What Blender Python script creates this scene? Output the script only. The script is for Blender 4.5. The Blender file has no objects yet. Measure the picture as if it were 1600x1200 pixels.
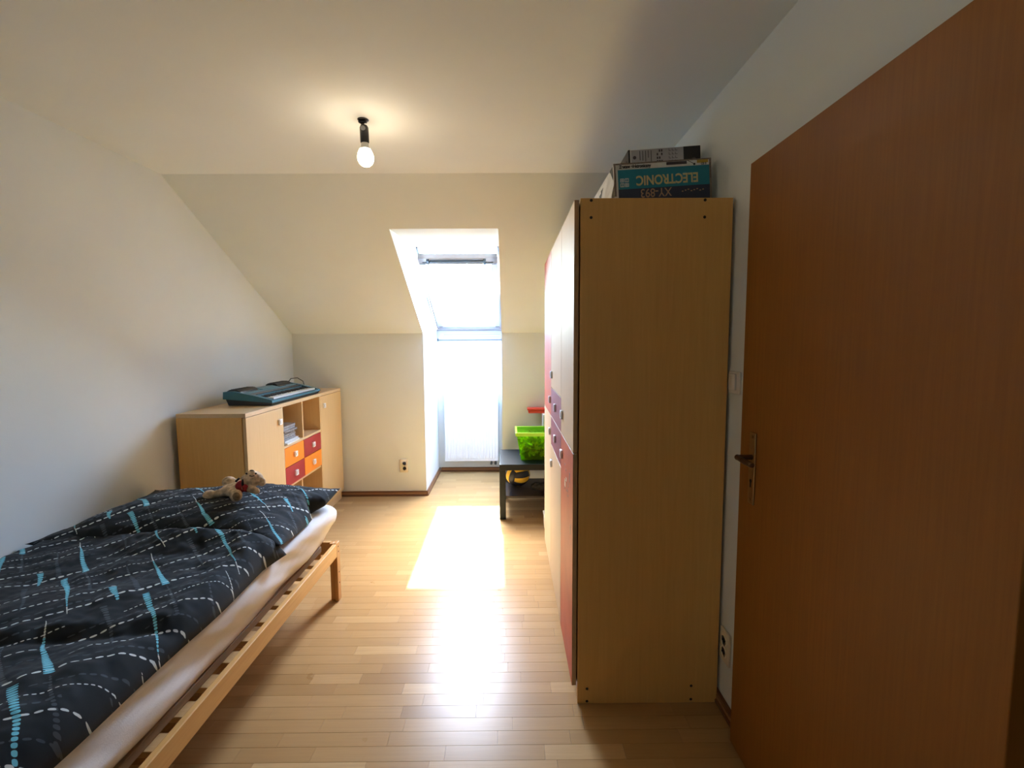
import bpy, bmesh, math, random
from mathutils import Vector, Matrix, noise
random.seed(7)
SC = bpy.context.scene
COL = SC.collection
# ------------------------------------------------------------------ camera
CAM_H, FPX = 1.42, 746.87
YAW, PITCH, ROLL = .0067, .0871, -.0055
F = Vector((math.sin(YAW)*math.cos(PITCH), math.cos(YAW)*math.cos(PITCH), -math.sin(PITCH)))
r0 = Vector((math.cos(YAW), -math.sin(YAW), 0)); u0 = r0.cross(F)
RT = math.cos(ROLL)*r0 + math.sin(ROLL)*u0
UP = -math.sin(ROLL)*r0 + math.cos(ROLL)*u0
cd = bpy.data.cameras.new('camera'); cam = bpy.data.objects.new('camera', cd); COL.objects.link(cam)
cd.sensor_width = 36; cd.lens = 36*FPX/1600; cd.clip_start = .02
m = Matrix.Identity(4)
for i in range(3):
    m[i][0] = RT[i]; m[i][1] = UP[i]; m[i][2] = -F[i]
m.translation = (0, 0, CAM_H); cam.matrix_world = m
SC.camera = cam
# ------------------------------------------------------------------ sky, sun, exposure
SC.view_settings.view_transform = 'Standard'; SC.view_settings.look = 'None'
SC.view_settings.gamma = 1; SC.view_settings.use_curve_mapping = False
SC.view_settings.exposure = 1.0
SC.cycles.use_denoising = True; SC.cycles.sample_clamp_indirect = 5; SC.cycles.blur_glossy = 1.0; SC.cycles.caustics_reflective = False
SC.cycles.max_bounces = 12; SC.cycles.diffuse_bounces = 8; SC.cycles.transparent_max_bounces = 12
SUN_EL, SUN_STR, SKY_STR = 56.0, 38.0, 8.6
W = bpy.data.worlds.new('sky'); SC.world = W; W.use_nodes = True
nt = W.node_tree; nt.nodes.clear()
sky = nt.nodes.new('ShaderNodeTexSky'); sky.sky_type = 'NISHITA'; sky.sun_disc = False
sky.sun_elevation = math.radians(SUN_EL); sky.sun_rotation = math.radians(-2)
sky.air_density = 1.0; sky.dust_density = 1.0; sky.ozone_density = 1.0
bg = nt.nodes.new('ShaderNodeBackground'); wo = nt.nodes.new('ShaderNodeOutputWorld')
bg.inputs[1].default_value = SKY_STR
nt.links.new(sky.outputs[0], bg.inputs[0]); nt.links.new(bg.outputs[0], wo.inputs[0])
sl = bpy.data.lights.new('sun', 'SUN'); sl.energy = SUN_STR; sl.angle = math.radians(.8); sl.color = (.82, .96, 1)
so = bpy.data.objects.new('sun', sl); COL.objects.link(so)
el = math.radians(SUN_EL)
sd = Vector((.04, -math.cos(el), -math.sin(el)))
so.rotation_euler = sd.to_track_quat('-Z', 'Y').to_euler(); so.location = (0, 9, 9)
# light portal exactly over the skylight opening
pl = bpy.data.lights.new('skylight_portal', 'AREA'); pl.shape = 'RECTANGLE'; pl.size = .72; pl.size_y = 1.4
pl.cycles.is_portal = True
po = bpy.data.objects.new('skylight_portal', pl); COL.objects.link(po)
SLP = math.atan2(2.213-1.56, 5.2-4.035)
nin = Vector((0, -math.sin(SLP), -math.cos(SLP)))
po.rotation_euler = nin.to_track_quat('-Z', 'Y').to_euler()
po.location = Vector((-.418, 4.617, 1.886)) - nin*.16

# ------------------------------------------------------------------ materials
def newmat(name):
    mt = bpy.data.materials.new(name); mt.use_nodes = True
    n = mt.node_tree; b = n.nodes['Principled BSDF']
    return mt, n, b
def MIXC(n, fac, a, b, mode='MIX'):
    x = n.nodes.new('ShaderNodeMix'); x.data_type = 'RGBA'; x.blend_type = mode
    for s, v in ((x.inputs[0], fac), (x.inputs[6], a), (x.inputs[7], b)):
        if isinstance(v, bpy.types.NodeSocket): n.links.new(v, s)
        elif isinstance(v, (int, float)): s.default_value = v
        else: s.default_value = (*v[:3], 1)
    return x.outputs[2]
def MM(n, op, a, b=None, c=None):
    x = n.nodes.new('ShaderNodeMath'); x.operation = op
    for i, v in enumerate((a, b, c)):
        if v is None: continue
        if isinstance(v, bpy.types.NodeSocket): n.links.new(v, x.inputs[i])
        else: x.inputs[i].default_value = v
    return x.outputs[0]
def OBJC(n, scale):
    t = n.nodes.new('ShaderNodeTexCoord'); mp = n.nodes.new('ShaderNodeMapping')
    mp.inputs['Scale'].default_value = scale
    n.links.new(t.outputs['Object'], mp.inputs[0]); return mp.outputs[0]
def NOI(n, vec, sc, det=3, rough=.5):
    x = n.nodes.new('ShaderNodeTexNoise'); x.inputs['Scale'].default_value = sc
    x.inputs['Detail'].default_value = det; x.inputs['Roughness'].default_value = rough
    n.links.new(vec, x.inputs['Vector']); return x.outputs['Fac']
def RMP(n, fac, lo, hi):
    x = n.nodes.new('ShaderNodeMapRange'); n.links.new(fac, x.inputs[0])
    x.inputs[1].default_value = lo; x.inputs[2].default_value = hi; return x.outputs[0]
def BUMP(n, b, h, st, dist=.002):
    x = n.nodes.new('ShaderNodeBump'); x.inputs['Strength'].default_value = st; x.inputs['Distance'].default_value = dist
    n.links.new(h, x.inputs['Height']); n.links.new(x.outputs[0], b.inputs['Normal'])
def plain(name, col, rough=.5, var=.08, metal=0, bump=0, bs=200, spec=.5, scale=8, coat=0):
    mt, n, b = newmat(name)
    v = OBJC(n, (1, 1, 1)); f = NOI(n, v, scale, 4)
    c2 = tuple(max(0, x*(1-var*2)) for x in col); c1 = tuple(min(1, x*(1+var)) for x in col)
    n.links.new(MIXC(n, RMP(n, f, .3, .7), c2, c1), b.inputs['Base Color'])
    b.inputs['Roughness'].default_value = rough; b.inputs['Metallic'].default_value = metal
    b.inputs['Specular IOR Level'].default_value = spec; b.inputs['Coat Weight'].default_value = coat
    if bump: BUMP(n, b, NOI(n, v, bs, 2), bump)
    return mt
def wood(name, col, dark, axis, rough=.4, strength=.6, fine=90, spec=.4):
    """grain streaks run along axis"""
    mt, n, b = newmat(name)
    s = [fine, fine, fine]; s[axis] = 4
    v = OBJC(n, tuple(s)); f = NOI(n, v, 1, 4, .6)
    s2 = [6, 6, 6]; s2[axis] = 1
    g = NOI(n, OBJC(n, tuple(s2)), 1, 2)
    c = MIXC(n, RMP(n, f, .3, .75), dark, col)
    c = MIXC(n, MM(n, 'MULTIPLY', RMP(n, g, .3, .7), .35), c, dark)
    c = MIXC(n, strength, col, c)
    n.links.new(c, b.inputs['Base Color']); b.inputs['Roughness'].default_value = rough
    b.inputs['Specular IOR Level'].default_value = spec
    BUMP(n, b, f, .15, .0006)
    return mt
M = {}
M['wall'] = plain('painted_plaster', (.735, .772, .765), .9, .015, bump=.12, bs=180, scale=2, spec=.2)
M['ceil'] = plain('painted_ceiling', (.80, .83, .82), .9, .012, bump=.1, bs=180, scale=2, spec=.2)
M['birchZ'] = wood('birch_laminate_upright', (.66, .45, .22), (.56, .36, .155), 2, .42)
M['birchY'] = wood('birch_laminate_long', (.68, .48, .27), (.58, .39, .2), 1, .35)
M['birchshade'] = wood('birch_laminate_shade', (.74, .42, .125), (.62, .33, .085), 2, .45)  # deeper birch copy for the sides, their shaded tone put into the colour
M['birchdark'] = wood('birch_laminate_inner', (.60, .36, .13), (.50, .28, .09), 2, .5)
M['birchedge'] = plain('birch_edge_band', (.42, .26, .12), .5, .05)
M['doorfront'] = wood('glossy_birch_door', (.64, .48, .31), (.56, .40, .24), 2, .6, .5, spec=.08)
M['beechdoor'] = wood('beech_veneer_door', (.30, .108, .013), (.22, .075, .008), 2, .45, .8, 120)
M['pineY'] = wood('pine_rail', (.72, .42, .14), (.58, .30, .08), 1, .5, .8)
M['pineX'] = wood('pine_slat', (.60, .36, .15), (.48, .27, .09), 0, .55, .8)
M['pineZ'] = wood('pine_post', (.60, .33, .11), (.44, .20, .06), 2, .45, .8)
M['battenY'] = wood('greyed_pine_batten', (.34, .22, .11), (.25, .15, .07), 1, .6, .8)
M['skirt'] = wood('brown_skirting', (.20, .085, .035), (.12, .05, .02), 0, .4)
M['skirtl'] = wood('light_brown_skirting', (.36, .18, .08), (.26, .12, .05), 0, .4)
M['terracotta'] = plain('terracotta_lacquer', (.52, .12, .05), .55, .05, spec=.12)
M['redlac'] = plain('dark_red_lacquer', (.36, .015, .02), .35, .05)
M['bordeaux'] = plain('bordeaux_lacquer', (.26, .05, .06), .5, .05, spec=.2)
M['orange'] = plain('orange_lacquer', (.85, .24, .012), .35, .03)
M['steel'] = plain('brushed_steel', (.75, .75, .75), .3, .05, metal=.9)
M['knobw'] = plain('satin_knob_metal', (.82, .80, .78), .45, .03, metal=.2)
M['blackp'] = plain('black_plastic', (.012, .013, .016), .4, .1)
M['grayp'] = plain('grey_plastic', (.3, .3, .3), .5, .05)
M['whitep'] = plain('white_plastic', (.75, .74, .70), .35, .03)
M['cream'] = plain('cream_plastic', (.72, .64, .5), .4, .03)
M['whitem'] = plain('white_enamel', (.82, .83, .83), .3, .02)
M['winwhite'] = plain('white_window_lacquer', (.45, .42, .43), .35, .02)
M['hinge'] = plain('dark_hinge_metal', (.08, .1, .12), .35, .05, metal=.6)
M['gap'] = plain('dark_gap', (.02, .016, .012), .8, .1)
M['brass'] = plain('worn_brass', (.42, .25, .10), .35, .1, metal=.85)
M['bronze'] = plain('dark_bronze', (.12, .06, .03), .35, .1, metal=.7)
M['teal'] = plain('teal_plastic', (.02, .13, .19), .35, .05)
M['tealL'] = plain('light_teal_plastic', (.07, .24, .33), .35, .05)
M['keywhite'] = plain('white_keys', (.8, .8, .78), .3, .02)
M['paper'] = plain('paper', (.75, .74, .70), .7, .06, scale=30)
M['paperg'] = plain('grey_printed_paper', (.36, .35, .36), .7, .2, scale=60)
M['greybox'] = plain('grey_box_print', (.42, .40, .41), .6, .05)
M['card'] = plain('brown_card_cover', (.22, .17, .13), .6, .2, scale=60)
M['blacktable'] = plain('black_brown_lacquer', (.008, .010, .012), .42, .1, spec=.2)
M['shelfblack'] = plain('black_shelf', (.02, .013, .011), .45, .1)
M['red'] = plain('red_toy_plastic', (.75, .06, .04), .35, .05)
M['redcloth'] = plain('red_knit', (.35, .015, .015), .9, .2, bump=.4, scale=60)
M['fur'] = plain('beige_plush', (.66, .49, .32), .95, .25, bump=1, bs=350, scale=45, spec=.1)
M['furp'] = plain('pale_plush', (.52, .44, .36), .95, .2, bump=1, bs=350, scale=45, spec=.1)
M['furd'] = plain('brown_plush_sole', (.30, .21, .12), .95, .25, bump=1, bs=350, scale=45, spec=.1)
M['nose'] = plain('dark_brown_plush', (.02, .012, .01), .6, .1)
M['yellow'] = plain('yellow_ball_leather', (.78, .50, .04), .5, .06, bump=.3, bs=500)
M['navy'] = plain('navy_ball_leather', (.012, .016, .035), .5, .06, bump=.3, bs=500)
M['ballwhite'] = plain('white_ball_leather', (.6, .6, .58), .5, .06)
M['darkcloth'] = plain('dark_canvas', (.035, .035, .035), .8, .4, bump=.5, scale=30)
M['boxteal'] = plain('teal_print', (.008, .21, .30), .5, .05)
M['boxnavy'] = plain('navy_print', (.025, .035, .08), .5, .05)
M['gold'] = plain('pale_gold_print', (.62, .52, .26), .5, .03)
M['bronzeprint'] = plain('bronze_print', (.42, .27, .18), .5, .03)
M['label'] = plain('yellow_label', (.55, .36, .04), .5, .1)
M['blackprint'] = plain('black_print', (.012, .01, .012), .5, .05)
M['greyprint'] = plain('grey_print', (.07, .055, .06), .5, .1)
M['lcd'] = plain('dark_panel', (.008, .009, .012), .2, .05)
# bed sheet
mt, n, b = newmat('cotton_sheet'); v = OBJC(n, (1, 1, 1)); f = NOI(n, v, 260, 2)
n.links.new(MIXC(n, f, (.72, .70, .69), (.80, .78, .77)), b.inputs['Base Color']); b.inputs['Roughness'].default_value = .95
b.inputs['Specular IOR Level'].default_value = .1; BUMP(n, b, f, .4, .001); M['sheet'] = mt
# floor strips: tone attribute per strip + grain
mt, n, b = newmat('beech_parquet'); at = n.nodes.new('ShaderNodeAttribute'); at.attribute_name = 'tone'
rp = n.nodes.new('ShaderNodeValToRGB'); n.links.new(at.outputs['Fac'], rp.inputs[0])
e = rp.color_ramp.elements; e[0].position = 0; e[0].color = (.31, .172, .064, 1); e[1].position = 1; e[1].color = (.53, .345, .158, 1)
x = rp.color_ramp.elements.new(.45); x.color = (.405, .24, .097, 1)
x = rp.color_ramp.elements.new(.8); x.color = (.45, .275, .117, 1)
cmb = n.nodes.new('ShaderNodeVectorMath'); cmb.operation = 'ADD'; n.links.new(OBJC(n, (5, 110, 5)), cmb.inputs[0])
cx = n.nodes.new('ShaderNodeCombineXYZ'); n.links.new(MM(n, 'MULTIPLY', at.outputs['Fac'], 77), cx.inputs[0]); n.links.new(MM(n, 'MULTIPLY', at.outputs['Fac'], 31), cx.inputs[2])
n.links.new(cx.outputs[0], cmb.inputs[1]); f = NOI(n, cmb.outputs[0], 1, 4, .6)
c = MIXC(n, MM(n, 'MULTIPLY', RMP(n, f, .35, .75), .3), rp.outputs[0], (.29, .155, .07))
n.links.new(c, b.inputs['Base Color'])
g = NOI(n, OBJC(n, (1, 1, 1)), 9, 4)
n.links.new(MM(n, 'ADD', MM(n, 'MULTIPLY', g, .05), .26), b.inputs['Roughness']); b.inputs['Specular IOR Level'].default_value = .18
BUMP(n, b, NOI(n, OBJC(n, (1, 1, 1)), 3.5, 2), .12, .004)
M['floor'] = mt
M['floorbase'] = plain('parquet_joint', (.36, .22, .10), .6, .1)
# glass
def glassmat(name, tint, gl=.06):
    mt = bpy.data.materials.new(name); mt.use_nodes = True; n = mt.node_tree; n.nodes.clear()
    o = n.nodes.new('ShaderNodeOutputMaterial'); t = n.nodes.new('ShaderNodeBsdfTransparent'); t.inputs[0].default_value = (*tint, 1)
    gsh = n.nodes.new('ShaderNodeBsdfGlossy'); gsh.inputs['Roughness'].default_value = .02
    fr = n.nodes.new('ShaderNodeLayerWeight'); fr.inputs[0].default_value = .5
    mx = n.nodes.new('ShaderNodeMixShader'); n.links.new(MM(n, 'MULTIPLY_ADD', MM(n, 'POWER', fr.outputs[1], 5), .6, .035), mx.inputs[0])
    n.links.new(t.outputs[0], mx.inputs[1]); n.links.new(gsh.outputs[0], mx.inputs[2]); n.links.new(mx.outputs[0], o.inputs[0])
    return mt
M['glass'] = glassmat('window_glass', (.93, .96, .96))
mt = bpy.data.materials.new('green_translucent_plastic'); mt.use_nodes = True; n = mt.node_tree; b = n.nodes['Principled BSDF']
b.inputs['Base Color'].default_value = (.36, .68, .03, 1); b.inputs['Roughness'].default_value = .2
o = n.nodes['Material Output']; t = n.nodes.new('ShaderNodeBsdfTransparent'); t.inputs[0].default_value = (.66, .90, .16, 1)
nz = NOI(n, OBJC(n, (1, 1, 1)), 20, 2)
tl = n.nodes.new('ShaderNodeBsdfTranslucent'); tl.inputs[0].default_value = (.42, .8, .05, 1)
m1 = n.nodes.new('ShaderNodeMixShader'); m1.inputs[0].default_value = .4; n.links.new(b.outputs[0], m1.inputs[1]); n.links.new(tl.outputs[0], m1.inputs[2])
m2 = n.nodes.new('ShaderNodeMixShader'); n.links.new(MM(n, 'ADD', MM(n, 'MULTIPLY', nz, .1), .76), m2.inputs[0]); n.links.new(m1.outputs[0], m2.inputs[1]); n.links.new(t.outputs[0], m2.inputs[2])
n.links.new(m2.outputs[0], o.inputs[0]); M['greenclear'] = mt
mt, n, b = newmat('bright_green_plastic'); b.inputs['Roughness'].default_value = .25
n.links.new(MIXC(n, NOI(n, OBJC(n, (1, 1, 1)), 12), (.34, .66, .05), (.42, .74, .07)), b.inputs['Base Color'])
b.inputs['Subsurface Weight'].default_value = 0; M['greenrim'] = mt
# toy pieces in many colours
mt, n, b = newmat('mixed_toy_pieces'); at = n.nodes.new('ShaderNodeAttribute'); at.attribute_name = 'tone'
rp = n.nodes.new('ShaderNodeValToRGB'); rp.color_ramp.interpolation = 'CONSTANT'; n.links.new(at.outputs['Fac'], rp.inputs[0])
cols = [(.02, .02, .02), (.7, .5, .05), (.1, .1, .1), (.5, .5, .45), (.08, .2, .05), (.75, .65, .2), (.03, .03, .06)]
for i, c in enumerate(cols):
    e = rp.color_ramp.elements[i] if i < 2 else rp.color_ramp.elements.new(i/len(cols))
    e.position = i/len(cols); e.color = (*c, 1)
n.links.new(rp.outputs[0], b.inputs['Base Color']); b.inputs['Roughness'].default_value = .3; M['pieces'] = mt
# glowing bulb
mt, n, b = newmat('lit_bulb'); b.inputs['Emission Color'].default_value = (1, .80, .56, 1); b.inputs['Emission Strength'].default_value = 27
b.inputs['Base Color'].default_value = (.9, .88, .8, 1); M['bulb'] = mt
# duvet cloth with printed running-stitch pattern
def cloth(name, ang, offx, offy, seedshift=0.0):
    mt, n, b = newmat(name)
    uv = n.nodes.new('ShaderNodeUVMap'); uv.uv_map = 'UVMap'
    wn = n.nodes.new('ShaderNodeTexNoise'); wn.inputs['Scale'].default_value = 3.2; wn.inputs['Detail'].default_value = 2
    n.links.new(uv.outputs[0], wn.inputs['Vector'])
    sb = n.nodes.new('ShaderNodeVectorMath'); sb.operation = 'MULTIPLY_ADD'
    n.links.new(wn.outputs['Color'], sb.inputs[0]); sb.inputs[1].default_value = (.06, .06, 0); n.links.new(uv.outputs[0], sb.inputs[2])
    mp = n.nodes.new('ShaderNodeMapping'); mp.vector_type = 'TEXTURE'
    mp.inputs['Location'].default_value = (offx, offy, 0); mp.inputs['Rotation'].default_value = (0, 0, ang); mp.inputs['Scale'].default_value = (1.03, 1.03, 1.03)
    n.links.new(sb.outputs[0], mp.inputs[0])
    s = n.nodes.new('ShaderNodeSeparateXYZ'); n.links.new(mp.outputs[0], s.inputs[0])
    P, Q = s.outputs[0], s.outputs[1]      # P along the white rows, Q along the cyan columns
    TP, TQ = .44, .33
    row = MM(n, 'FLOOR', MM(n, 'DIVIDE', Q, TQ))
    Psh = MM(n, 'ADD', P, MM(n, 'MULTIPLY', row, .17))
    colk = MM(n, 'FLOOR', MM(n, 'DIVIDE', Psh, TP))
    p = MM(n, 'FLOORED_MODULO', Psh, TP); q = MM(n, 'FLOORED_MODULO', Q, TQ)
    out = None
    mix = {}
    def seg(kind, across, along, pos, a0, a1, w0, w1, per, duty):
        d = MM(n, 'ABSOLUTE', MM(n, 'SUBTRACT', across, pos))
        if a1 > a0:
            t = MM(n, 'DIVIDE', MM(n, 'SUBTRACT', along, a0), a1-a0)
        w = MM(n, 'MULTIPLY_ADD', t, w1-w0, w0)
        fr = MM(n, 'SUBTRACT', MM(n, 'FRACT', MM(n, 'DIVIDE', along, per)), .5)
        e2 = MM(n, 'POWER', MM(n, 'DIVIDE', MM(n, 'ABSOLUTE', fr), duty/2), 3)
        d2 = MM(n, 'POWER', MM(n, 'DIVIDE', d, w), 2)
        ins = MM(n, 'LESS_THAN', MM(n, 'ADD', e2, d2), 1)
        rng = MM(n, 'MULTIPLY', MM(n, 'GREATER_THAN', t, 0), MM(n, 'LESS_THAN', t, 1))
        k = MM(n, 'MULTIPLY', ins, rng)
        mix[kind] = k if kind not in mix else MM(n, 'MAXIMUM', mix[kind], k)
    # rows of white dashes
    seg('w', q, p, .030, 0, TP, .0022, .0050, .022, .72)
    seg('w', q, p, .115, .0, .30, .0018, .0034, .0165, .7)
    seg('w', q, p, .205, 0, TP, .0032, .0018, .020, .7)
    seg('w', q, p, .268, .12, TP, .0014, .0016, .012, .65)
    seg('g', q, p, .060, 0, .30, .0018, .0052, .022, .7)
    seg('g', q, p, .150, .15, TP, .0022, .0018, .017, .7)
    seg('g', q, p, .235, 0, .25, .0018, .004, .020, .7)
    seg('g', q, p, .300, .2, .44, .0018, .004, .020, .7)
    # columns of cyan bars growing into a corner
    seg('c', p, q, .405, .01, .26, .0105, .0022, .0105, .80)
    seg('c', p, q, .180, .05, .33, .0018, .0095, .0105, .80)
    seg('c', p, q, .285, .0, .10, .0030, .0100, .0115, .80)
    seg('w', p, q, .405, .26, .33, .0020, .0012, .008, .9)
    seg('w', p, q, .180, .0, .05, .0012, .0018, .007, .9)
    seg('g', p, q, .335, .02, .26, .0085, .0020, .0115, .72)
    seg('g', p, q, .085, .1, .32, .0020, .0080, .0115, .72)
    seg('g', p, q, .235, .15, .33, .0060, .0020, .0105, .72)
    f = NOI(n, uv.outputs[0], 14, 4)
    base = MIXC(n, RMP(n, f, .35, .7), (.005, .007, .009), (.010, .0135, .0165))
    c = MIXC(n, MM(n, 'MULTIPLY', mix['g'], .75), base, (.060, .075, .09))
    c = MIXC(n, mix['w'], c, (.60, .64, .62)); c = MIXC(n, mix['c'], c, (.16, .52, .64))
    n.links.new(c, b.inputs['Base Color']); b.inputs['Roughness'].default_value = .85
    b.inputs['Specular IOR Level'].default_value = .2; b.inputs['Sheen Weight'].default_value = .06
    BUMP(n, b, NOI(n, uv.outputs[0], 900, 1), .35, .0008)
    return mt
M['duvet'] = cloth('stitched_print_cotton', math.radians(44), -1.04, 1.13)
M['pillow'] = cloth('stitched_print_cotton_pillow', math.radians(46), -1.2, 2.04)

# ------------------------------------------------------------------ builders
def root_of(o):
    while o.parent: o = o.parent
    return o
def ob(name, bm, mat, parent=None, smooth=False, label=None, world=True, auto=None):
    if world and parent is not None:
        inv = root_of(parent).matrix_basis.inverted() if root_of(parent).matrix_basis else None
        bmesh.ops.transform(bm, matrix=inv, verts=bm.verts)
    me = bpy.data.meshes.new(name); bm.to_mesh(me); bm.free()
    for mm in (mat if isinstance(mat, (list, tuple)) else [mat]): me.materials.append(M[mm] if isinstance(mm, str) else mm)
    if smooth:
        for p in me.polygons: p.use_smooth = True
        if auto:
            me.set_sharp_from_angle(angle=math.radians(auto))
    o = bpy.data.objects.new(name, me); COL.objects.link(o)
    if parent is not None: o.parent = parent
    if label: o['label'] = label
    return o
def thing(name, label, cat, loc=(0, 0, 0), rot=(0, 0, 0), group=None):
    o = bpy.data.objects.new(name, None); o.empty_display_size = .05; COL.objects.link(o)
    o.location = loc; o.rotation_euler = rot; o['label'] = label; o['category'] = cat
    if group: o['group'] = group
    o.matrix_basis = Matrix.LocRotScale(Vector(loc), __import__('mathutils').Euler(rot), None)
    return o
def tag(o, label, cat, group=None, kind=None):
    o['label'] = label; o['category'] = cat
    if group: o['group'] = group
    if kind: o['kind'] = kind
    return o
def struct(o, label=None, cat=None):
    o['kind'] = 'structure'
    if label: o['label'] = label
    if cat: o['category'] = cat
    return o
def B(): return bmesh.new()
def bx(bm, x0, x1, y0, y1, z0, z1, bev=0, seg=2, mat=0, mtx=None):
    r = bmesh.ops.create_cube(bm, size=1)
    vs = r['verts']
    for v in vs:
        v.co = Vector((x0+(v.co.x+.5)*(x1-x0), y0+(v.co.y+.5)*(y1-y0), z0+(v.co.z+.5)*(z1-z0)))
    fs = set(f for v in vs for f in v.link_faces)
    if bev:
        es = list(set(e for v in vs for e in v.link_edges))
        r = bmesh.ops.bevel(bm, geom=es, offset=bev, segments=seg, affect='EDGES', profile=.5)
        fs = set(r['faces']) | set(f for f in fs if f.is_valid)
        vs = set(v for f in fs for v in f.verts)
    for f in fs:
        if f.is_valid: f.material_index = mat
    if mtx is not None: bmesh.ops.transform(bm, matrix=mtx, verts=list(vs))
    return bm
def prism(bm, pts, axis, a0, a1):
    """polygon pts in the two other axes, extruded along axis"""
    def mk(p, a):
        if axis == 0: return (a, p[0], p[1])
        if axis == 1: return (p[0], a, p[1])
        return (p[0], p[1], a)
    v0 = [bm.verts.new(mk(p, a0)) for p in pts]; v1 = [bm.verts.new(mk(p, a1)) for p in pts]
    n_ = len(pts)
    fs = [bm.faces.new(v0), bm.faces.new(v1[::-1])]
    for i in range(n_): fs.append(bm.faces.new((v0[i], v1[i], v1[(i+1) % n_], v0[(i+1) % n_])))
    bmesh.ops.recalc_face_normals(bm, faces=fs)
    return bm
def cyl(bm, p0, p1, r0_, r1_=None, seg=16, cap=True, mat=0):
    p0 = Vector(p0); p1 = Vector(p1); r1_ = r0_ if r1_ is None else r1_
    d = (p1-p0); q = d.to_track_quat('Z', 'Y').to_matrix().to_4x4(); q.translation = (p0+p1)/2
    r = bmesh.ops.create_cone(bm, cap_ends=cap, segments=seg, radius1=r0_, radius2=r1_, depth=d.length, matrix=q)
    for v in r['verts']:
        for f in v.link_faces: f.material_index = mat
    return bm
def ball(bm, c, r, sc=(1, 1, 1), rot=None, sub=3):
    mx = Matrix.Translation(Vector(c))
    if rot is not None: mx = mx @ rot
    mx = mx @ Matrix.Diagonal((r*sc[0], r*sc[1], r*sc[2], 1))
    bmesh.ops.create_icosphere(bm, subdivisions=sub, radius=1, matrix=mx); return bm
def lathe(bm, prof, c, seg=24, mtx=None):
    """prof list of (radius, z)"""
    rings = []
    for r, z in prof:
        rings.append([bm.verts.new(Vector((c[0]+r*math.cos(2*math.pi*i/seg), c[1]+r*math.sin(2*math.pi*i/seg), c[2]+z))) for i in range(seg)])
    fs = []
    for a, b_ in zip(rings, rings[1:]):
        for i in range(seg): fs.append(bm.faces.new((a[i], a[(i+1) % seg], b_[(i+1) % seg], b_[i])))
    fs.append(bm.faces.new(rings[0][::-1])); fs.append(bm.faces.new(rings[-1]))
    bmesh.ops.recalc_face_normals(bm, faces=fs)
    return bm
def tube(bm, pts, r, seg=8):
    for a, b_ in zip(pts, pts[1:]): cyl(bm, a, b_, r, seg=seg)
    for p_ in pts[1:-1]: ball(bm, p_, r, sub=1)
    return bm
def textbm(s, size, mtx, ext=.0006, bold=0.0, align='CENTER'):
    cu = bpy.data.curves.new('t', 'FONT'); cu.body = s; cu.size = size; cu.extrude = ext; cu.align_x = align; cu.offset = bold
    o = bpy.data.objects.new('t', cu); COL.objects.link(o)
    dg = bpy.context.evaluated_depsgraph_get(); me = bpy.data.meshes.new_from_object(o.evaluated_get(dg))
    bm = B(); bm.from_mesh(me); bmesh.ops.transform(bm, matrix=mtx, verts=bm.verts)
    bpy.data.objects.remove(o); bpy.data.curves.remove(cu); bpy.data.meshes.remove(me)
    return bm

# ------------------------------------------------------------------ room shell
XL, XR, YB, YN, YK = -1.96, .825, 4.36, 5.2, 2.807
ZC, ZK = 2.377, 1.505
NL, NR = -.773, -.063
YF = -2.3
sl_in = lambda y: ZC + (ZK-ZC)*(y-YK)/(YB-YK)
struct(ob('wall_left', prism(B(), [(YF, 0), (YB+.1, 0), (YB+.1, ZK), (YB, ZK), (YK, ZC), (YF, ZC)], 0, XL-.12, XL), 'wall'))
bm = B(); DY0, DY1, DZ = -.22, .66, 1.99
prism(bm, [(DY1, 0), (YB+.1, 0), (YB+.1, ZK), (YB, ZK), (YK, ZC), (DY1, ZC)], 0, XR, XR+.12)
bx(bm, XR, XR+.12, YF, DY0, 0, ZC); bx(bm, XR, XR+.12, DY0, DY1, DZ, ZC)
struct(ob('wall_right', bm, 'wall'))
struct(ob('wall_front', bx(B(), XL-.12, XR+.12, YF-.12, YF, 0, ZC), 'wall'))
bm = B(); bx(bm, XL, NL, YB, YB+.1, 0, ZK); bx(bm, NR, XR, YB, YB+.1, 0, ZK)
struct(ob('wall_back', bm, 'wall'))
struct(ob('ceiling', bx(B(), XL-.12, XR+.12, YF-.12, YK, ZC, ZC+.12), 'ceil'))
bm = B(); prof = [(YK, ZC), (YB, ZK), (YB+.1, ZK), (YB+.1, ZK+.065), (YK, ZC+.12)]
prism(bm, prof, 0, XL-.12, NL); prism(bm, prof, 0, NR, XR+.12)
YT = 3.194; prism(bm, [(YK, ZC), (YT, sl_in(YT)), (YT, sl_in(YT)+.12), (YK, ZC+.12)], 0, NL, NR)
struct(ob('ceiling_slope', bm, 'wall'), 'white sloping attic ceiling around the skylight niche')
FO = Vector((0, YN, 1.56)); FD = Vector((0, -math.cos(SLP), math.sin(SLP))); FN = Vector((0, math.sin(SLP), math.cos(SLP)))
prof = [(3.37, 2.173), (4.035, 2.213), (5.26, 1.527), (5.26, 0), (YB+.1, 0), (YB+.1, ZK+.065), (3.39, 2.173)]
prof = [(YB+.1, 0), (YN+.1, 0), (YN+.1, 1.504), (4.035, 2.213), (3.39, 2.173), (YB+.1, ZK+.065)]
struct(ob('wall_niche_left', prism(B(), prof, 0, NL-.12, NL), 'wall'))
struct(ob('wall_niche_right', prism(B(), prof, 0, NR, NR+.12), 'wall'))
struct(ob('wall_niche_back', bx(B(), NL, NR, YN, YN+.1, 0, 1.445), 'wall'))
struct(ob('ceiling_niche', prism(B(), [(YT, sl_in(YT)), (4.035, 2.213), (4.12, 2.33), (YT, sl_in(YT)+.16)], 0, NL-.12, NR+.12), 'wall'))
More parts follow.
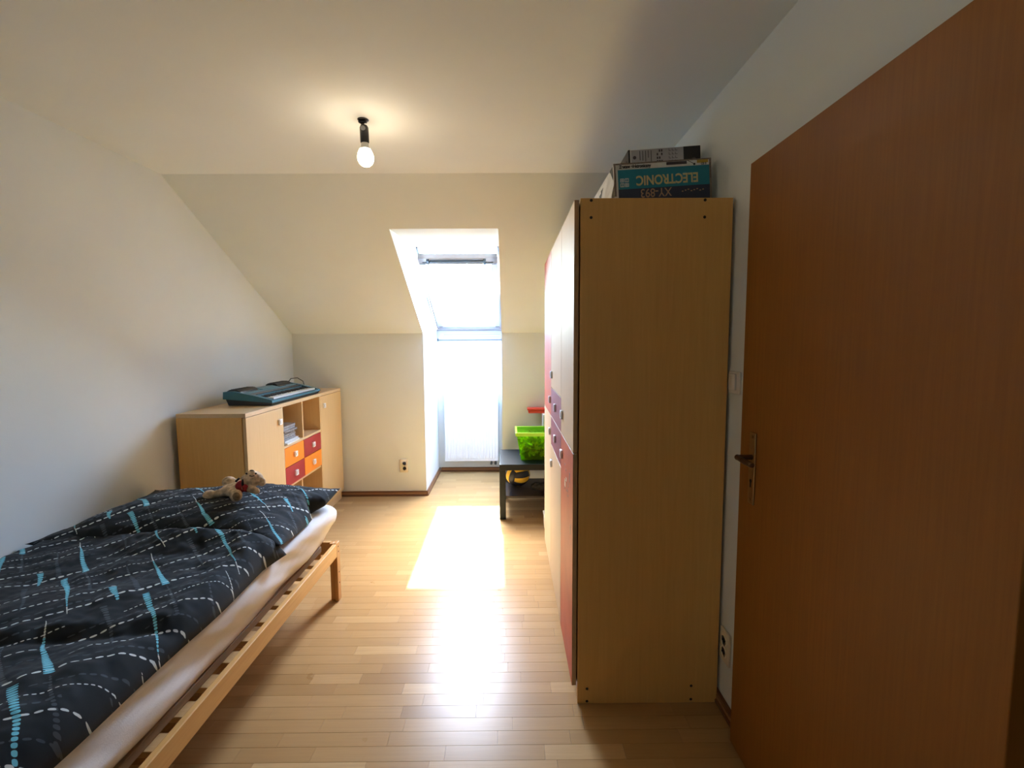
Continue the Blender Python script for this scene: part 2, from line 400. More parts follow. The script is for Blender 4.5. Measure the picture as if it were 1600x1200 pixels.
# dark corridor seen through the doorway beside the camera
bm = B(); X1 = XR+.12; bx(bm, X1, X1+1.1, DY0-.3, DY0-.25, 0, ZC); bx(bm, X1, X1+1.1, DY1+.25, DY1+.3, 0, ZC); bx(bm, X1+1.05, X1+1.1, DY0-.25, DY1+.25, 0, ZC)
struct(ob('wall_corridor', bm, 'wall'))
struct(ob('ceiling_corridor', bx(B(), X1, X1+1.1, DY0-.3, DY1+.3, ZC, ZC+.1), 'ceil'))
# door frame
bm = B()
for a, b_ in ((DY1-.03, DY1+.02), (DY0-.02, DY0+.03)): bx(bm, XR-.012, XR+.132, a, b_, 0, DZ+.02, .003)
bx(bm, XR-.012, XR+.132, DY0-.02, DY1+.02, DZ-.03, DZ+.02, .003)
struct(ob('trim_1', bm, 'bronze'), 'dark door frame at the right edge of the view')

# floor: base slab + individual parquet strips
fl = struct(ob('floor', bx(B(), XL-.12, X1+1.1, YF-.12, YN+.1, -.1, -.006), 'floorbase'), 'glossy beech strip parquet floor')
RW = .0625; strips = []
rows = int((YN - YF)/RW)+1
rr = random.Random(3)
for k in range(rows):
    y0 = YF + k*RW; y1 = min(y0+RW, YN)
    if y1-y0 < .01: continue
    x = XL - rr.random()*.4
    xe = XR if y0 < YB else NR
    xs = XL if y0 < YB else NL
    if DY0 < y0 < DY1: xe = XR+.1
    while x < xe:
        L = rr.choice((.20, .26, .31, .37, .42))+rr.random()*.05
        a, b_ = max(x, xs), min(x+L, xe); x += L
        if b_-a < .012: continue
        t = rr.random(); t = min(1, max(0, .5 + .34*(t-.5) + (.38 if rr.random() < .12 else 0) - (.22 if rr.random() < .08 else 0)))
        strips.append((a, b_, y0, y1, t))
strips.append((XR+.1, X1+1.1, DY0-.3, DY1+.3, .3))
def strip_bm(bm, s):
    a, b_, y0, y1, t = s; g = .00025; lay = bm.faces.layers.float.get('tone') or bm.faces.layers.float.new('tone')
    n0 = len(bm.faces); c = .0004
    z = 0
    lo = [bm.verts.new(p) for p in ((a+g, y0+g, -.006), (b_-g, y0+g, -.006), (b_-g, y1-g, -.006), (a+g, y1-g, -.006))]
    mi = [bm.verts.new(p) for p in ((a+g, y0+g, -c), (b_-g, y0+g, -c), (b_-g, y1-g, -c), (a+g, y1-g, -c))]
    hi = [bm.verts.new(p) for p in ((a+g+c, y0+g+c, z), (b_-g-c, y0+g+c, z), (b_-g-c, y1-g-c, z), (a+g+c, y1-g-c, z))]
    fs = [bm.faces.new(hi)]
    for i in range(4):
        j = (i+1) % 4
        fs.append(bm.faces.new((lo[i], lo[j], mi[j], mi[i]))); fs.append(bm.faces.new((mi[i], mi[j], hi[j], hi[i])))
    for f_ in fs: f_[lay] = t
def vis(s):
    a, b_, y0, y1, t = s; xm, ym = (a+b_)/2, (y0+y1)/2
    if y0 < 1.08 or a > X1: return 0
    if ym < 2.55 and b_ < -1.12: return 0
    if ym >= 2.55 and b_ < -1.5: return 0
    if 1.76 < ym < 3.3 and a > .27: return 0
    if abs(xm)/ym > 1.1: return 0
    if ym < 1.7 and xm < -.95: return 0
    return (b_-a)/ym**3
order = sorted([s for s in strips if vis(s) > 0], key=lambda s: -vis(s))
near = order[:298]; nearset = set(near)
for s in near:
    bm = B(); strip_bm(bm, s); ob('floor_strip', bm, 'floor', fl)
bm = B()
for s in strips:
    if s not in nearset: strip_bm(bm, s)
o = ob('floor_strips', bm, 'floor', fl); o['kind'] = 'stuff'

# skirting boards
def skirt(name, x0, x1, y0, y1, nx, ny):
    """board against a wall, front faces (nx,ny)"""
    bm = B(); t = .014
    if nx > 0: bx(bm, x0, x0+t, y0, y1, 0, .046, .002); bx(bm, x0, x0+t+.006, y0, y1, 0, .016, .004); 
    if nx < 0: bx(bm, x0-t, x0, y0, y1, 0, .046, .002); bx(bm, x0-t-.006, x0, y0, y1, 0, .016, .004)
    if ny < 0: bx(bm, x0, x1, y0-t, y0, 0, .046, .002); bx(bm, x0, x1, y0-t-.006, y0, 0, .016, .004)
    o = ob(name, bm, 'skirt'); struct(o)
    bm = B()
    if nx > 0: bx(bm, x0+t, x0+t+.0015, y0+.01, y1-.01, .019, .033)
    if nx < 0: bx(bm, x0-t-.0015, x0-t, y0+.01, y1-.01, .019, .033)
    if ny < 0: bx(bm, x0+.01, x1-.01, y0-t-.0015, y0-t, .019, .033)
    ob('insert_strip', bm, 'skirtl', o)
skirt('baseboard_left', XL, 0, .0, YB, 1, 0)
skirt('baseboard_back', XL+.02, NL+.014, YB, 0, 0, -1)
skirt('baseboard_back_right', NR-.014, XR-.02, YB, 0, 0, -1)
skirt('baseboard_niche_left', NL, 0, YB-.012, YN, 1, 0)
skirt('baseboard_niche_right', NR, 0, YB-.012, YN, -1, 0)
skirt('baseboard_niche_back', NL+.02, NR-.02, YN, 0, 0, -1)
skirt('baseboard_right', XR, 0, DY1+.03, YB, -1, 0)

# ------------------------------------------------------------------ skylight window
win = bpy.data.objects.new('window_1', None); COL.objects.link(win); win['kind'] = 'structure'
win['label'] = 'white roof window standing ajar in the niche'
win.location = FO; win.matrix_basis = Matrix.Translation(FO)
FL = (Vector((0, 4.035, 2.213))-FO).length
def frame_mtx(o_, d_, n_):
    mx = Matrix.Identity(4)
    for i in range(3):
        mx[i][0] = (1, 0, 0)[i]; mx[i][1] = d_[i]; mx[i][2] = n_[i]
    mx.translation = o_; return mx
FM = frame_mtx(FO, FD, FN)   # local: x = world X, y = up the slope, z = outwards
bm = B(); fw = .032
for a in ((NL, NL+fw), (NR-fw, NR)): bx(bm, a[0], a[1], -.02, FL+.03, .0, .12, .003, mtx=FM)
bx(bm, NL, NR, -.03, fw, 0, .12, .003, mtx=FM); bx(bm, NL, NR, FL-.012, FL+.05, .0, .12, .003, mtx=FM)
ob('outer_frame', bm, 'winwhite', win)
bm = B(); bx(bm, NL-.02, NR+.02, FL-.088, FL+.12, .118, .132, .003, mtx=FM); bx(bm, NL-.02, NR+.02, FL+.04, FL+.12, .05, .12, .003, mtx=FM)
ob('added_sun_hood', bm, 'hinge', win)  # unseen hood added to keep direct sun out of the gap above the sash
# sash: pivoted, its top swung a little into the room
SO = FO + FD*.022 - FN*.004
ST = Vector((0, 4.0, 2.108)); SD = (ST-SO).normalized(); SN = Vector((0, -SD.z*-1, -SD.y)).normalized()
SN = Vector((0, SD.z, -SD.y)); SLn = (ST-SO).length
SM = frame_mtx(SO, SD, SN); a0, a1 = NL+fw-.006, NR-fw+.006; sw = .052
sash = B()
for a in ((a0, a0+sw), (a1-sw, a1)): bx(sash, a[0], a[1], 0, SLn, 0, .05, .004, mtx=SM)
bx(sash, a0, a1, 0, .05, 0, .05, .004, mtx=SM); bx(sash, a0, a1, SLn-.075, SLn, 0, .05, .004, mtx=SM)
sash = ob('sash', sash, 'winwhite', win)
ob('pane', bx(B(), a0+sw-.01, a1-sw+.01, .04, SLn-.07, .022, .026, mtx=SM), 'glass', sash)
ob('gasket', bx(bx(B(), a0+.01, a1-.01, .047, .051, -.004, .002, mtx=SM), a0+.01, a1-.01, SLn-.079, SLn-.074, -.004, .002, mtx=SM), 'hinge', sash)
bm = B(); cxm = (a0+a1)/2
bx(bm, a0+.10, a1-.10, SLn-.030, SLn-.018, -.02, -.004, .002, mtx=SM)
ob('vent_bar', bm, 'hinge', sash, label='dark slim ventilation bar on the sash')
bm = B(); bx(bm, a0+.035, a1-.035, SLn-.056, SLn-.050, -.006, .0, .001, mtx=SM); ob('vent_slot', bm, 'hinge', sash)
for s in (a0+.085, a1-.105):
    bm = B(); bx(bm, s-.011, s+.011, SLn-.066, SLn-.004, -.022, .0, .004, mtx=SM); cyl(bm, SM @ Vector((s-.014, SLn-.035, -.016)), SM @ Vector((s+.014, SLn-.035, -.016)), .008)
    ob('catch', bm, 'hinge', sash)
for s in (NL+.018, NR-.018):
    bm = B(); bx(bm, s-.007, s+.007, FL-.12, FL-.01, -.006, .001, .002, mtx=FM); ob('cover_strip', bm, 'hinge', win)
# lower gasket, perforated vent rail and its bottom lip
bm = B(); bx(bm, NL+.005, NR-.012, YN-.014, YN-.004, 1.548, 1.553, .001); ob('lower_seal', bm, 'hinge', win)
bm = B(); bx(bm, NL, NR, YN-.01, YN+.10, 1.445, 1.565, .002); vr = ob('vent_rail', bm, 'winwhite', win)
bm = B()
for j, z in enumerate((1.478, 1.505)):
    for i in range(40):
        x = NL+.075+i*.0151 + (j*.007)
        bx(bm, x-.0032, x+.0032, YN-.0115, YN-.009, z-.0028, z+.0028)
ob('vent_holes', bm, 'hinge', vr)['kind'] = 'stuff'
bm = B(); bx(bm, NL+.002, NR-.002, YN-.016, YN+.09, 1.444, 1.452, .001); ob('sill_lip', bm, 'hinge', win)
for x in (NL+.012, NR-.012):
    ob('sill_clip', bx(B(), x-.004, x+.004, YN-.022, YN-.008, 1.436, 1.468, .001), 'hinge', win)

# ------------------------------------------------------------------ radiator
T = thing('radiator', 'white ribbed panel radiator on the niche wall below the skylight', 'radiator', (-.41, YN-.02, .12))
bm = B(); bx(bm, -.69, -.125, YN-.10, YN-.085, .135, .88, .004)
for i in range(17):
    x = -.69+.033+i*.0312; bx(bm, x-.008, x+.008, YN-.105, YN-.098, .165, .85, .003, seg=1)
ob('front_panel', bm, 'whitem', T)
bm = B(); bx(bm, -.69, -.125, YN-.045, YN-.03, .14, .87, .004); ob('rear_panel', bm, 'whitem', T)
bm = B(); bx(bm, -.695, -.687, YN-.10, YN-.03, .135, .885, .002); ob('side_cover', bm, 'whitem', T); ob('side_cover', bx(B(), -.128, -.12, YN-.10, YN-.03, .135, .885, .002), 'whitem', T)
bm = B()
for i in range(19): bx(bm, -.683+i*.0298, -.683+i*.0298+.012, YN-.10, YN-.03, .874, .885)
bx(bm, -.69, -.125, YN-.104, YN-.098, .868, .886, .001); bx(bm, -.69, -.125, YN-.033, YN-.028, .868, .886, .001)
ob('top_grille', bm, 'whitem', T)
for a in (-.66, -.18):
    for b_ in (.2, .75): ob('bracket', bx(B(), a, a+.02, YN-.03, YN, b_, b_+.05), 'whitem', T)
bm = B()
for x in (-.195, -.15):
    cyl(bm, (x, YN-.065, .14), (x, YN-.065, .095), .010); cyl(bm, (x, YN-.10, .108), (x, YN-.05, .108), .013); cyl(bm, (x, YN-.065, .108), (x, YN-.002, .108), .009)
ob('valve', bm, 'hinge', T)

# ------------------------------------------------------------------ ceiling bulb
bx_, by_ = -.62, 2.151
T = thing('pendant_bulb', 'lit bare bulb in a black lamp holder hanging just under the ceiling', 'lamp', (bx_, by_, ZC))
bm = B(); lathe(bm, [(.002, -.004), (.018, -.004), (.024, -.001), (.024, 0.0)], (bx_, by_, ZC), 20); bx(bm, bx_-.02, bx_+.016, by_-.008, by_+.008, ZC-.014, ZC-.003, .004)
ob('terminal', bm, 'blackp', T)
bm = B(); tube(bm, [(bx_-.018, by_, ZC-.006), (bx_-.006, by_, ZC-.018), (bx_+.002, by_, ZC-.014), (bx_+.003, by_, ZC-.024)], .0028); ob('wire', bm, 'blackp', T)
c0 = Vector((bx_+.003, by_, ZC-.022)); ax = Vector((.03, -.02, -1)).normalized()
q = ax.to_track_quat('Z', 'Y').to_matrix().to_4x4(); q.translation = c0
bm = B(); lathe(bm, [(.006, 0), (.014, .003), (.0185, .012), (.0185, .072), (.0165, .076)], (0, 0, 0), 20); bmesh.ops.transform(bm, matrix=q, verts=bm.verts)
ls = ob('lamp_holder', bm, 'blackp', T, True, auto=40)
bm = B(); pc = c0 + ax*.020 + Vector((0, -.0175, 0)); cyl(bm, pc+Vector((0, .003, 0)), pc+Vector((0, -.003, 0)), .010, seg=16); ob('screw_plate', bm, 'grayp', ls)
bm = B(); lathe(bm, [(.0155, .074), (.0155, .082), (.019, .096), (.024, .103)], (0, 0, 0), 20); bmesh.ops.transform(bm, matrix=q, verts=bm.verts); bl = ob('bulb_collar', bm, 'whitep', T, True)
bm = B(); lathe(bm, [(.0235, .103), (.030, .116), (.034, .132), (.0335, .146), (.028, .160), (.018, .170), (.006, .1735)], (0, 0, 0), 24); bmesh.ops.transform(bm, matrix=q, verts=bm.verts)
ob('bulb', bm, 'bulb', T, True, label='glowing warm white glass bulb')

# ------------------------------------------------------------------ bed
T = thing('bed_frame', 'low natural pine slatted bed frame along the left wall', 'bed', (-1.46, 1.55, 0))
BX0, BX1, BY0, BY1 = -1.945, -.945, .52, 2.575
ob('side_rail', bx(B(), BX1-.022, BX1, BY0+.05, BY1-.045, .255, .328, .003), 'pineY', T)
ob('side_rail', bx(B(), BX0, BX0+.022, BY0+.05, BY1-.045, .215, .288, .003), 'pineY', T)
ob('batten', bx(B(), -1.062, -1.022, BY0+.05, BY1-.06, .292, .322, .003), 'battenY', T, label='greyish lengthwise batten beside the mattress')
ob('support_rail', bx(B(), -.992, -.968, BY0+.05, BY1-.05, .250, .270, .002), 'pineY', T)
ob('support_rail', bx(B(), BX0+.022, BX0+.045, BY0+.05, BY1-.05, .250, .270, .002), 'pineY', T)
ys = [.66+.1235*i for i in range(16)]
for y in ys:
    if y > BY1-.07: continue
    ob('slat', bx(B(), BX0+.024, BX1-.024, y-.036, y+.030, .272, .291, .002), 'pineX', T)
for y0 in (BY0, BY1-.022):
    ob('end_rail', bx(B(), BX0+.045, -1.045, y0, y0+.022, .215, .288, .003), 'pineX', T); ob('rail_block', bx(B(), -1.045, BX1-.045, y0, y0+.022, .255, .328, .003), 'pineX', T)
for x0, sx in ((BX1-.045, 1), (BX0, -1)):
    for y0 in (BY0, BY1-.045):
        bm = B(); o_ = x0
        if sx > 0: bx(bm, x0+.024, x0+.045, y0, y0+.045, 0, .330, .003); bx(bm, x0, x0+.021, y0+.010, y0+.045, 0, .325, .003)
        else: bx(bm, x0, x0+.021, y0, y0+.045, 0, .288, .003); bx(bm, x0+.024, x0+.045, y0+.010, y0+.045, 0, .288, .003)
        lg = ob('leg', bm, 'pineZ', T)
        if sx > 0 and y0 > 1:
            for z in (.277, .306, .10, .16): ob('bolt_hole', cyl(B(), (x0+.0445, y0+.022, z), (x0+.0458, y0+.022, z), .004, seg=10), 'gap', lg)

def nz(x, y, s, z=0.0): return noise.noise(Vector((x*s, y*s, z)))
# mattress with fitted sheet
def superbox(nx, ny, x0, x1, y0, y1, z0, z1, r, fn=None):
    bm = B(); bx(bm, x0, x1, y0, y1, z0, z1, r, seg=4)
    bmesh.ops.subdivide_edges(bm, edges=[e for e in bm.edges if e.calc_length() > .3], cuts=nx, use_grid_fill=True)
    return bm
NY, prof = 130, []
xa, xb, zb, zt = -1.945, -.985, .326, .563
sec = [(-1.0, .0), (-1.052, .0)]
# cross-section (x,z): bottom right -> up the bulging side -> top -> left
ring = []
for i in range(9): t = i/8; ring.append((xa+.03+(xb-.075-xa-.03)*t, zb))
for i in range(1, 15):
    t = i/14; ring.append((xb-.075+.088*math.sin(t*math.pi/2)**.8, zb+(zt-.035-zb)*t))
for i in range(1, 7):
    a = i/6*math.pi/2; ring.append((xb-.03+.043*math.cos(a), zt-.035+.035*math.sin(a)))
for i in range(1, 13): t = i/12; ring.append((xb-.03+(xa+.03-xb+.03)*t, zt))
for i in range(1, 5): a = i/4*math.pi/2; ring.append((xa+.03-.03*math.sin(a), zt-.03+.03*math.cos(a)))
for i in range(1, 5): t = i/5; ring.append((xa, zt-.03+(zb-zt+.03)*t))
bm = B(); rings = []
y0, y1 = .56, 2.62
for k in range(NY+1):
    t = k/NY; y = y0+(y1-y0)*t; e_ = min(y-y0, y1-y); rr_ = .045; ins = rr_-math.sqrt(max(0, rr_**2-(rr_-min(e_, rr_))**2)) if e_ < rr_ else 0
    row = []
    for (x, z) in ring:
        cxm_, czm = (xa+xb)/2, (zb+zt)/2
        xx = cxm_+(x-cxm_)*(1-ins/.5*1.0); zz = czm+(z-czm)*(1-ins/.105*.9) if ins else z
        if x > xb-.08 and z > zb+.01:
            w = nz(y, z*3, 2.3, 4)*.020 + nz(y*1.0+z*2.6, z*1.5, 8, 1)*.008 + abs(nz(y*.7-z*2.0, z, 11, 6))*.006 + .006*math.sin((y*1.2+z*7)*6)
            xx += w*min(1, (z-zb)/.06)
        if z > zt-.002: zz += nz(x, y, 4, 2)*.004
        row.append(bm.verts.new((xx, y, max(zz, zb))))
    rings.append(row)
nr = len(ring)
for a, b_ in zip(rings, rings[1:]):
    for i in range(nr): bm.faces.new((a[i], a[(i+1) % nr], b_[(i+1) % nr], b_[i]))
bm.faces.new(rings[0]); bm.faces.new(rings[-1][::-1]); bmesh.ops.recalc_face_normals(bm, faces=bm.faces)
MT = ob('mattress', bm, 'sheet', None, True)
tag(MT, 'mattress in a greyish white fitted sheet lying on the pine bed frame', 'mattress')
MT.location.z = -.034+.0005   # rests on the slats
# sheet hem line
bm = B(); pts = [(-1.058+.004*nz(0, .6+i*.04, 3, 9), .62+i*.04, .318) for i in range(49)]; tube(bm, pts, .0035, 6)
o = ob('sheet_hem', bm, 'sheet', MT, world=False); 
o.location = (0, 0, .012)

def add_uv(bm):
    uv = bm.loops.layers.uv.new('UVMap')
    for f_ in bm.faces:
        for l in f_.loops: l[uv].uv = (l.vert.co.x, l.vert.co.y)
# duvet: closed puffed cloth
def duvet_edge_far(s):      # s 0 at the wall .. 1 at the outer corner
    return 2.035 - .05*s - .10*max(0, s-.75)*1.5 + .02*math.sin(s*9)
bm = B(); NU, NV = 150, 230; top = []; bot = []
for j in range(NV+1):
    t = j/NV; rt, rb = [], []
    for i in range(NU+1):
        s = i/NU
        yf = duvet_edge_far(s); yn = .50
        y = yn+(yf-yn)*t
        xl = -1.945; xr = -.962 + .012*nz(y, 0, 3, 5) + .022*max(0, (t-.9)/.1)*1.0
        x = xl+(xr-xl)*s
        dr = (1-s)*(xr-xl); df = (1-t)*(yf-yn); dl = s*(xr-xl); dn = t*(yf-yn)
        def rnd(d, r): return math.sqrt(max(0, 1-(1-min(d/r, 1))**2))
        e_ = rnd(dr, .085)*rnd(df, .08)*(.25+.75*rnd(dl+.02, .10))*rnd(dn, .1)
        puff = .060 + .030*nz(x, y, 2.6, 1) + .015*nz(x, y, 6, 7) + .035*max(0, 1-abs(df-.10)/.14)*(.5+.5*min(1, s*1.4))
        # long diagonal folds and small creases
        fold = .011*abs(nz(x*1.0+y*.6, y*.3-x*.2, 9, 3)) + .006*nz(x-y*.3, y+x*.5, 17, 8) + .003*nz(x, y, 42, 2)
        crease = -.016*max(0, 1-abs((y-1.18)-(x+1.5)*.28+.03*nz(x, y, 4, 3))/.05)
        z = .5315 + (puff+fold+crease+.03)*e_
        rt.append(bm.verts.new((x, y, max(z, .532))))
        zbm = .530
        rb.append(bm.verts.new((x-(.02 if s == 1 else 0)*0, y, .5300)) if 0 < i < NU and 0 < j < NV else None)
    top.append(rt); bot.append(rb)
for j in range(NV+1):
    for i in range(NU+1):
        if bot[j][i] is None: bot[j][i] = top[j][i]
for j in range(NV):
    for i in range(NU):
        bm.faces.new((top[j][i], top[j][i+1], top[j+1][i+1], top[j+1][i]))
        try: bm.faces.new((bot[j][i], bot[j+1][i], bot[j+1][i+1], bot[j][i+1]))
        except ValueError: pass
add_uv(bm)
DV = ob('duvet', bm, 'duvet', None, True)
tag(DV, 'dark duvet with dashed white and cyan print spread over the near part of the mattress', 'duvet')
# pillow
bm = B(); N = 110; top = []; bot = []
cx0, cy0, aX, aY = -1.445, 2.245, .498, .355
for j in range(N+1):
    v = -1+2*j/N; rt, rb = [], []
    for i in range(N+1):
        u = -1+2*i/N
        px = aX*u*(1-.07*(1-v*v)*abs(u)**3); py = aY*v*(1-.09*(1-u*u)*abs(v)**3)
        # pinch at the right side
        px -= .055*max(0, 1-abs(v-.35)/.22)*max(0, u-.8)/.2
        x = cx0+px; y = cy0+py + .025*u
        th = max(0, (1-abs(u)**2.6)*(1-abs(v)**2.6))**.55
        cr = .010*abs(nz(x, y, 8, 3)) + .006*nz(x, y, 18, 8) + .0025*nz(x, y, 45, 8)
        cr += .012*nz(math.atan2(v-.35, u-1.0)*2.2, math.hypot(u-1, v-.35)*.8, 1.8, 6)*max(0, 1-math.hypot(u-1, v-.35)/.9)*th
        seam = .545+.045*max(0, (abs(u)*abs(v))**2) + .02*max(0, u)*(v > 0)*abs(v) + .030*(1-abs(v))*0
        seam += .035*max(0, -u)      # lifts against the wall
        zt_ = seam+(.150+.02*nz(x, y, 3, 2)-.02*max(0, -u))*th+cr*min(1, th*3)
        rt.append(bm.verts.new((x, y, zt_)))
        zb_ = max(seam-.05*th, .531) if th > .001 else seam
        rb.append(bm.verts.new((x, y, min(zb_, zt_))) if 0 < i < N and 0 < j < N else None)
    top.append(rt); bot.append(rb)
for j in range(N+1):
    for i in range(N+1):
        if bot[j][i] is None: bot[j][i] = top[j][i]
for j in range(N):
    for i in range(N):
        bm.faces.new((top[j][i], top[j][i+1], top[j+1][i+1], top[j+1][i]))
        try: bm.faces.new((bot[j][i], bot[j+1][i], bot[j+1][i+1], bot[j][i+1]))
        except ValueError: pass
add_uv(bm)
PW = ob('pillow', bm, 'pillow', None, True)
tag(PW, 'large dark pillow with the same dashed print at the far end of the bed', 'pillow')

# ------------------------------------------------------------------ teddy bear
S = 2.25/746.87
def tp(px, py, dy=0.0):
    y = 2.25+dy; k = y/746.87
    return Vector(((px-787)*k, y, 1.42-(py-535)*k))
T = thing('teddy_bear', 'small beige plush teddy bear with a red vest lying on the dark pillow', 'toy', tp(345, 780, .0))
bm = B()
def limb(bm, a, b_, ra, rb, n_=6):
    for i in range(n_+1):
        t = i/n_; ball(bm, a.lerp(b_, t), ra+(rb-ra)*t, sub=2)
limb(bm, tp(338, 768), tp(368, 759), .030, .027)               # trunk
limb(bm, tp(334, 769, -.01), tp(316, 775, -.02), .022, .019); ball(bm, tp(309, 775, -.02), .026, (1.1, 1, .95))   # stretched leg + foot
limb(bm, tp(341, 768, -.02), tp(350, 775, -.07), .024, .020); ball(bm, tp(351, 776, -.085), .028, (1, .8, 1.05))   # leg towards us
limb(bm, tp(362, 757, .03), tp(343, 754, .03), .018, .022); ball(bm, tp(341, 753, .03), .030, (1.05, .9, .85))     # far arm over the tummy
limb(bm, tp(367, 762, -.02), tp(384, 769, -.04), .021, .016)   # near arm
ball(bm, tp(379, 749), .042, (1.1, 1, .9))                     # head
ball(bm, tp(366, 748, -.01), .016); ball(bm, tp(393, 754, .0), .020, (1, .8, 1.1))  # ears
ball(bm, tp(378, 742, -.01), .024, (1, 1, .9))                 # muzzle
tb = ob('body', bm, 'fur', T, True)
md = tb.modifiers.new('r', 'REMESH'); md.mode = 'VOXEL'; md.voxel_size = .0045; md.use_smooth_shade = True
ms = tb.modifiers.new('s', 'SMOOTH'); ms.iterations = 5
tx = bpy.data.textures.new('fur_tuft', 'CLOUDS'); tx.noise_scale = .008
md2 = tb.modifiers.new('d', 'DISPLACE'); md2.texture = tx; md2.strength = .004
dg = bpy.context.evaluated_depsgraph_get(); me2 = bpy.data.meshes.new_from_object(tb.evaluated_get(dg)); me2.name = 'body'
tb.modifiers.clear(); old = tb.data; tb.data = me2; bpy.data.meshes.remove(old)
for p_ in tb.data.polygons: p_.use_smooth = True
ob('nose', ball(B(), tp(378, 736.5, -.012), .009, (1.3, .8, .7)), 'nose', T, True)
ob('eye', ball(B(), tp(369.5, 740.5, -.028), .0045), 'nose', T, True); ob('eye', ball(B(), tp(384.5, 740.5, -.028), .0045), 'nose', T, True)
bm = B(); tube(bm, [tp(374, 744, -.038), tp(378, 745, -.04), tp(382, 744, -.038)], .0018, 6); ob('mouth', bm, 'nose', T)
ob('foot_sole', ball(B(), tp(351.5, 777.5, -.1), .019, (1, .55, 1)), 'furd', T, True)
bm = B(); limb(bm, tp(361, 761, -.006), tp(371, 757.5, -.008), .0300, .0285, 4)
ball(bm, tp(370, 763.0, -.024), .0225)
vest = ob('vest', bm, 'redcloth', T, True)
md = vest.modifiers.new('r', 'REMESH'); md.mode = 'VOXEL'; md.voxel_size = .004; md.use_smooth_shade = True
dg = bpy.context.evaluated_depsgraph_get(); me2 = bpy.data.meshes.new_from_object(vest.evaluated_get(dg)); me2.name = 'vest'
vest.modifiers.clear(); vest.data = me2
for p_ in vest.data.polygons: p_.use_smooth = True
bm = B(); pts = []
for i in range(13):
    a = i/12*2*math.pi; c_ = tp(370.5, 754.5, -.006); pts.append(c_+Vector((.008*math.cos(a), .030*math.cos(a), .024*math.sin(a)+.004)))
tube(bm, pts, .0055, 8); tube(bm, [tp(358, 748, -.02), tp(354, 751, -.028), tp(352, 753.5, -.03)], .0055, 8); ob('scarf', bm, 'nose', T, True)
T.location.z -= .0

# ------------------------------------------------------------------ knob helper
def knob_x(parent, x, y, z, s=.018, d=-1):
    """square steel knob with dark centre on a front facing d along X (d=+1 faces +X)"""
    bm = B(); a, b_ = sorted((x, x+d*.016)); bx(bm, a, b_, y-s, y+s, z-s, z+s, .002)
    k = ob('knob', bm, 'steel', parent, label='square steel knob with a dark centre')
    a, b_ = sorted((x+d*.0155, x+d*.0175)); ob('knob_centre', bx(B(), a, b_, y-s*.42, y+s*.42, z-s*.5, z+s*.5, .001), 'gap', k) if False else None
    bm = B(); bx(bm, a, b_, y-s*.42, y+s*.42, z-s*.5, z+s*.5, .0008)
    return k, bm
def knob(parent, root, x, y, z, s, d):
    """as a single two-material mesh when the parent is already a part"""
    bm = B(); a, b_ = sorted((x, x+d*.014)); bx(bm, a, b_, y-s, y+s, z-s, z+s, .002)
    a, b_ = sorted((x+d*.0137, x+d*.0155)); bx(bm, a, b_, y-s*.5, y+s*.5, z-s*.55, z+s*.55, .0008, mat=1)
    return ob('knob', bm, ['knobw', 'gap'], parent)

# ------------------------------------------------------------------ sideboard
SX0, SX1, SY0, SY1, SZ = -1.92, -1.52, 2.74, 4.305, 1.018
T = thing('sideboard', 'birch sideboard with orange and red drawers against the left wall', 'cabinet', (-1.72, 3.52, 0))
ob('top', bx(B(), SX0, SX1, SY0, SY1, SZ-.024, SZ, .0015), 'birchY', T)
CX = SX1-.024
for y0 in (SY0, 3.181, 3.822, SY1-.018):
    ob('side_panel', bx(B(), SX0, CX if y0 in (SY0, SY1-.018) else SX1-.002, y0, y0+.018, 0 if y0 in (SY0, SY1-.018) else .075, SZ-.024, .001), 'birchshade' if y0 in (SY0, SY1-.018) else 'birchZ', T)
ob('bottom_panel', bx(B(), SX0, CX, SY0+.018, SY1-.018, .075, .093), 'birchY', T)
ob('plinth', bx(B(), CX-.02, CX, SY0+.018, SY1-.018, 0, .075), 'birchY', T)
ob('back_panel', bx(B(), SX0, SX0+.008, SY0+.018, SY1-.018, .02, SZ-.026), 'birchdark', T)
ob('shelf_board', bx(B(), SX0+.01, SX1-.002, 3.199, 3.822, .709, .727, .001), 'birchY', T)
ob('shelf_board', bx(B(), SX0+.01, SX1-.01, 3.199, 3.822, .420, .438, .001), 'birchY', T)
ob('divider', bx(B(), SX0+.01, SX1-.002, 3.494, 3.510, .727, SZ-.024, .001), 'birchZ', T)
ob('divider', bx(B(), SX0+.01, SX1-.024, 3.494, 3.510, .093, .420, .001), 'birchZ', T)
for (a, b_, ky, kz) in ((SY0+.001, 3.188, 3.140, .903), (3.833, SY1-.001, 3.900, .912)):
    dd = ob('door', bx(B(), SX1-.019, SX1, a+.001, b_-.001, .08, SZ-.027, .0015), 'birchZ', T)
    knob(dd, T, SX1, ky, kz, .019, 1)
for (a, b_, z0, z1, mt_) in ((3.199, 3.501, .573, .707, 'orange'), (3.504, 3.821, .573, .707, 'redlac'), (3.199, 3.501, .438, .570, 'redlac'), (3.504, 3.821, .438, .570, 'orange')):
    bm = B(); bx(bm, SX1-.019, SX1-.001, a+.001, b_-.001, z0+.001, z1-.001, .0012)
    dd = ob('drawer', bm, mt_, T, label=('orange' if mt_ == 'orange' else 'dark red')+' drawer front')
    knob(dd, T, SX1-.001, (a+b_)/2, (z0+z1)/2, .019, 1)

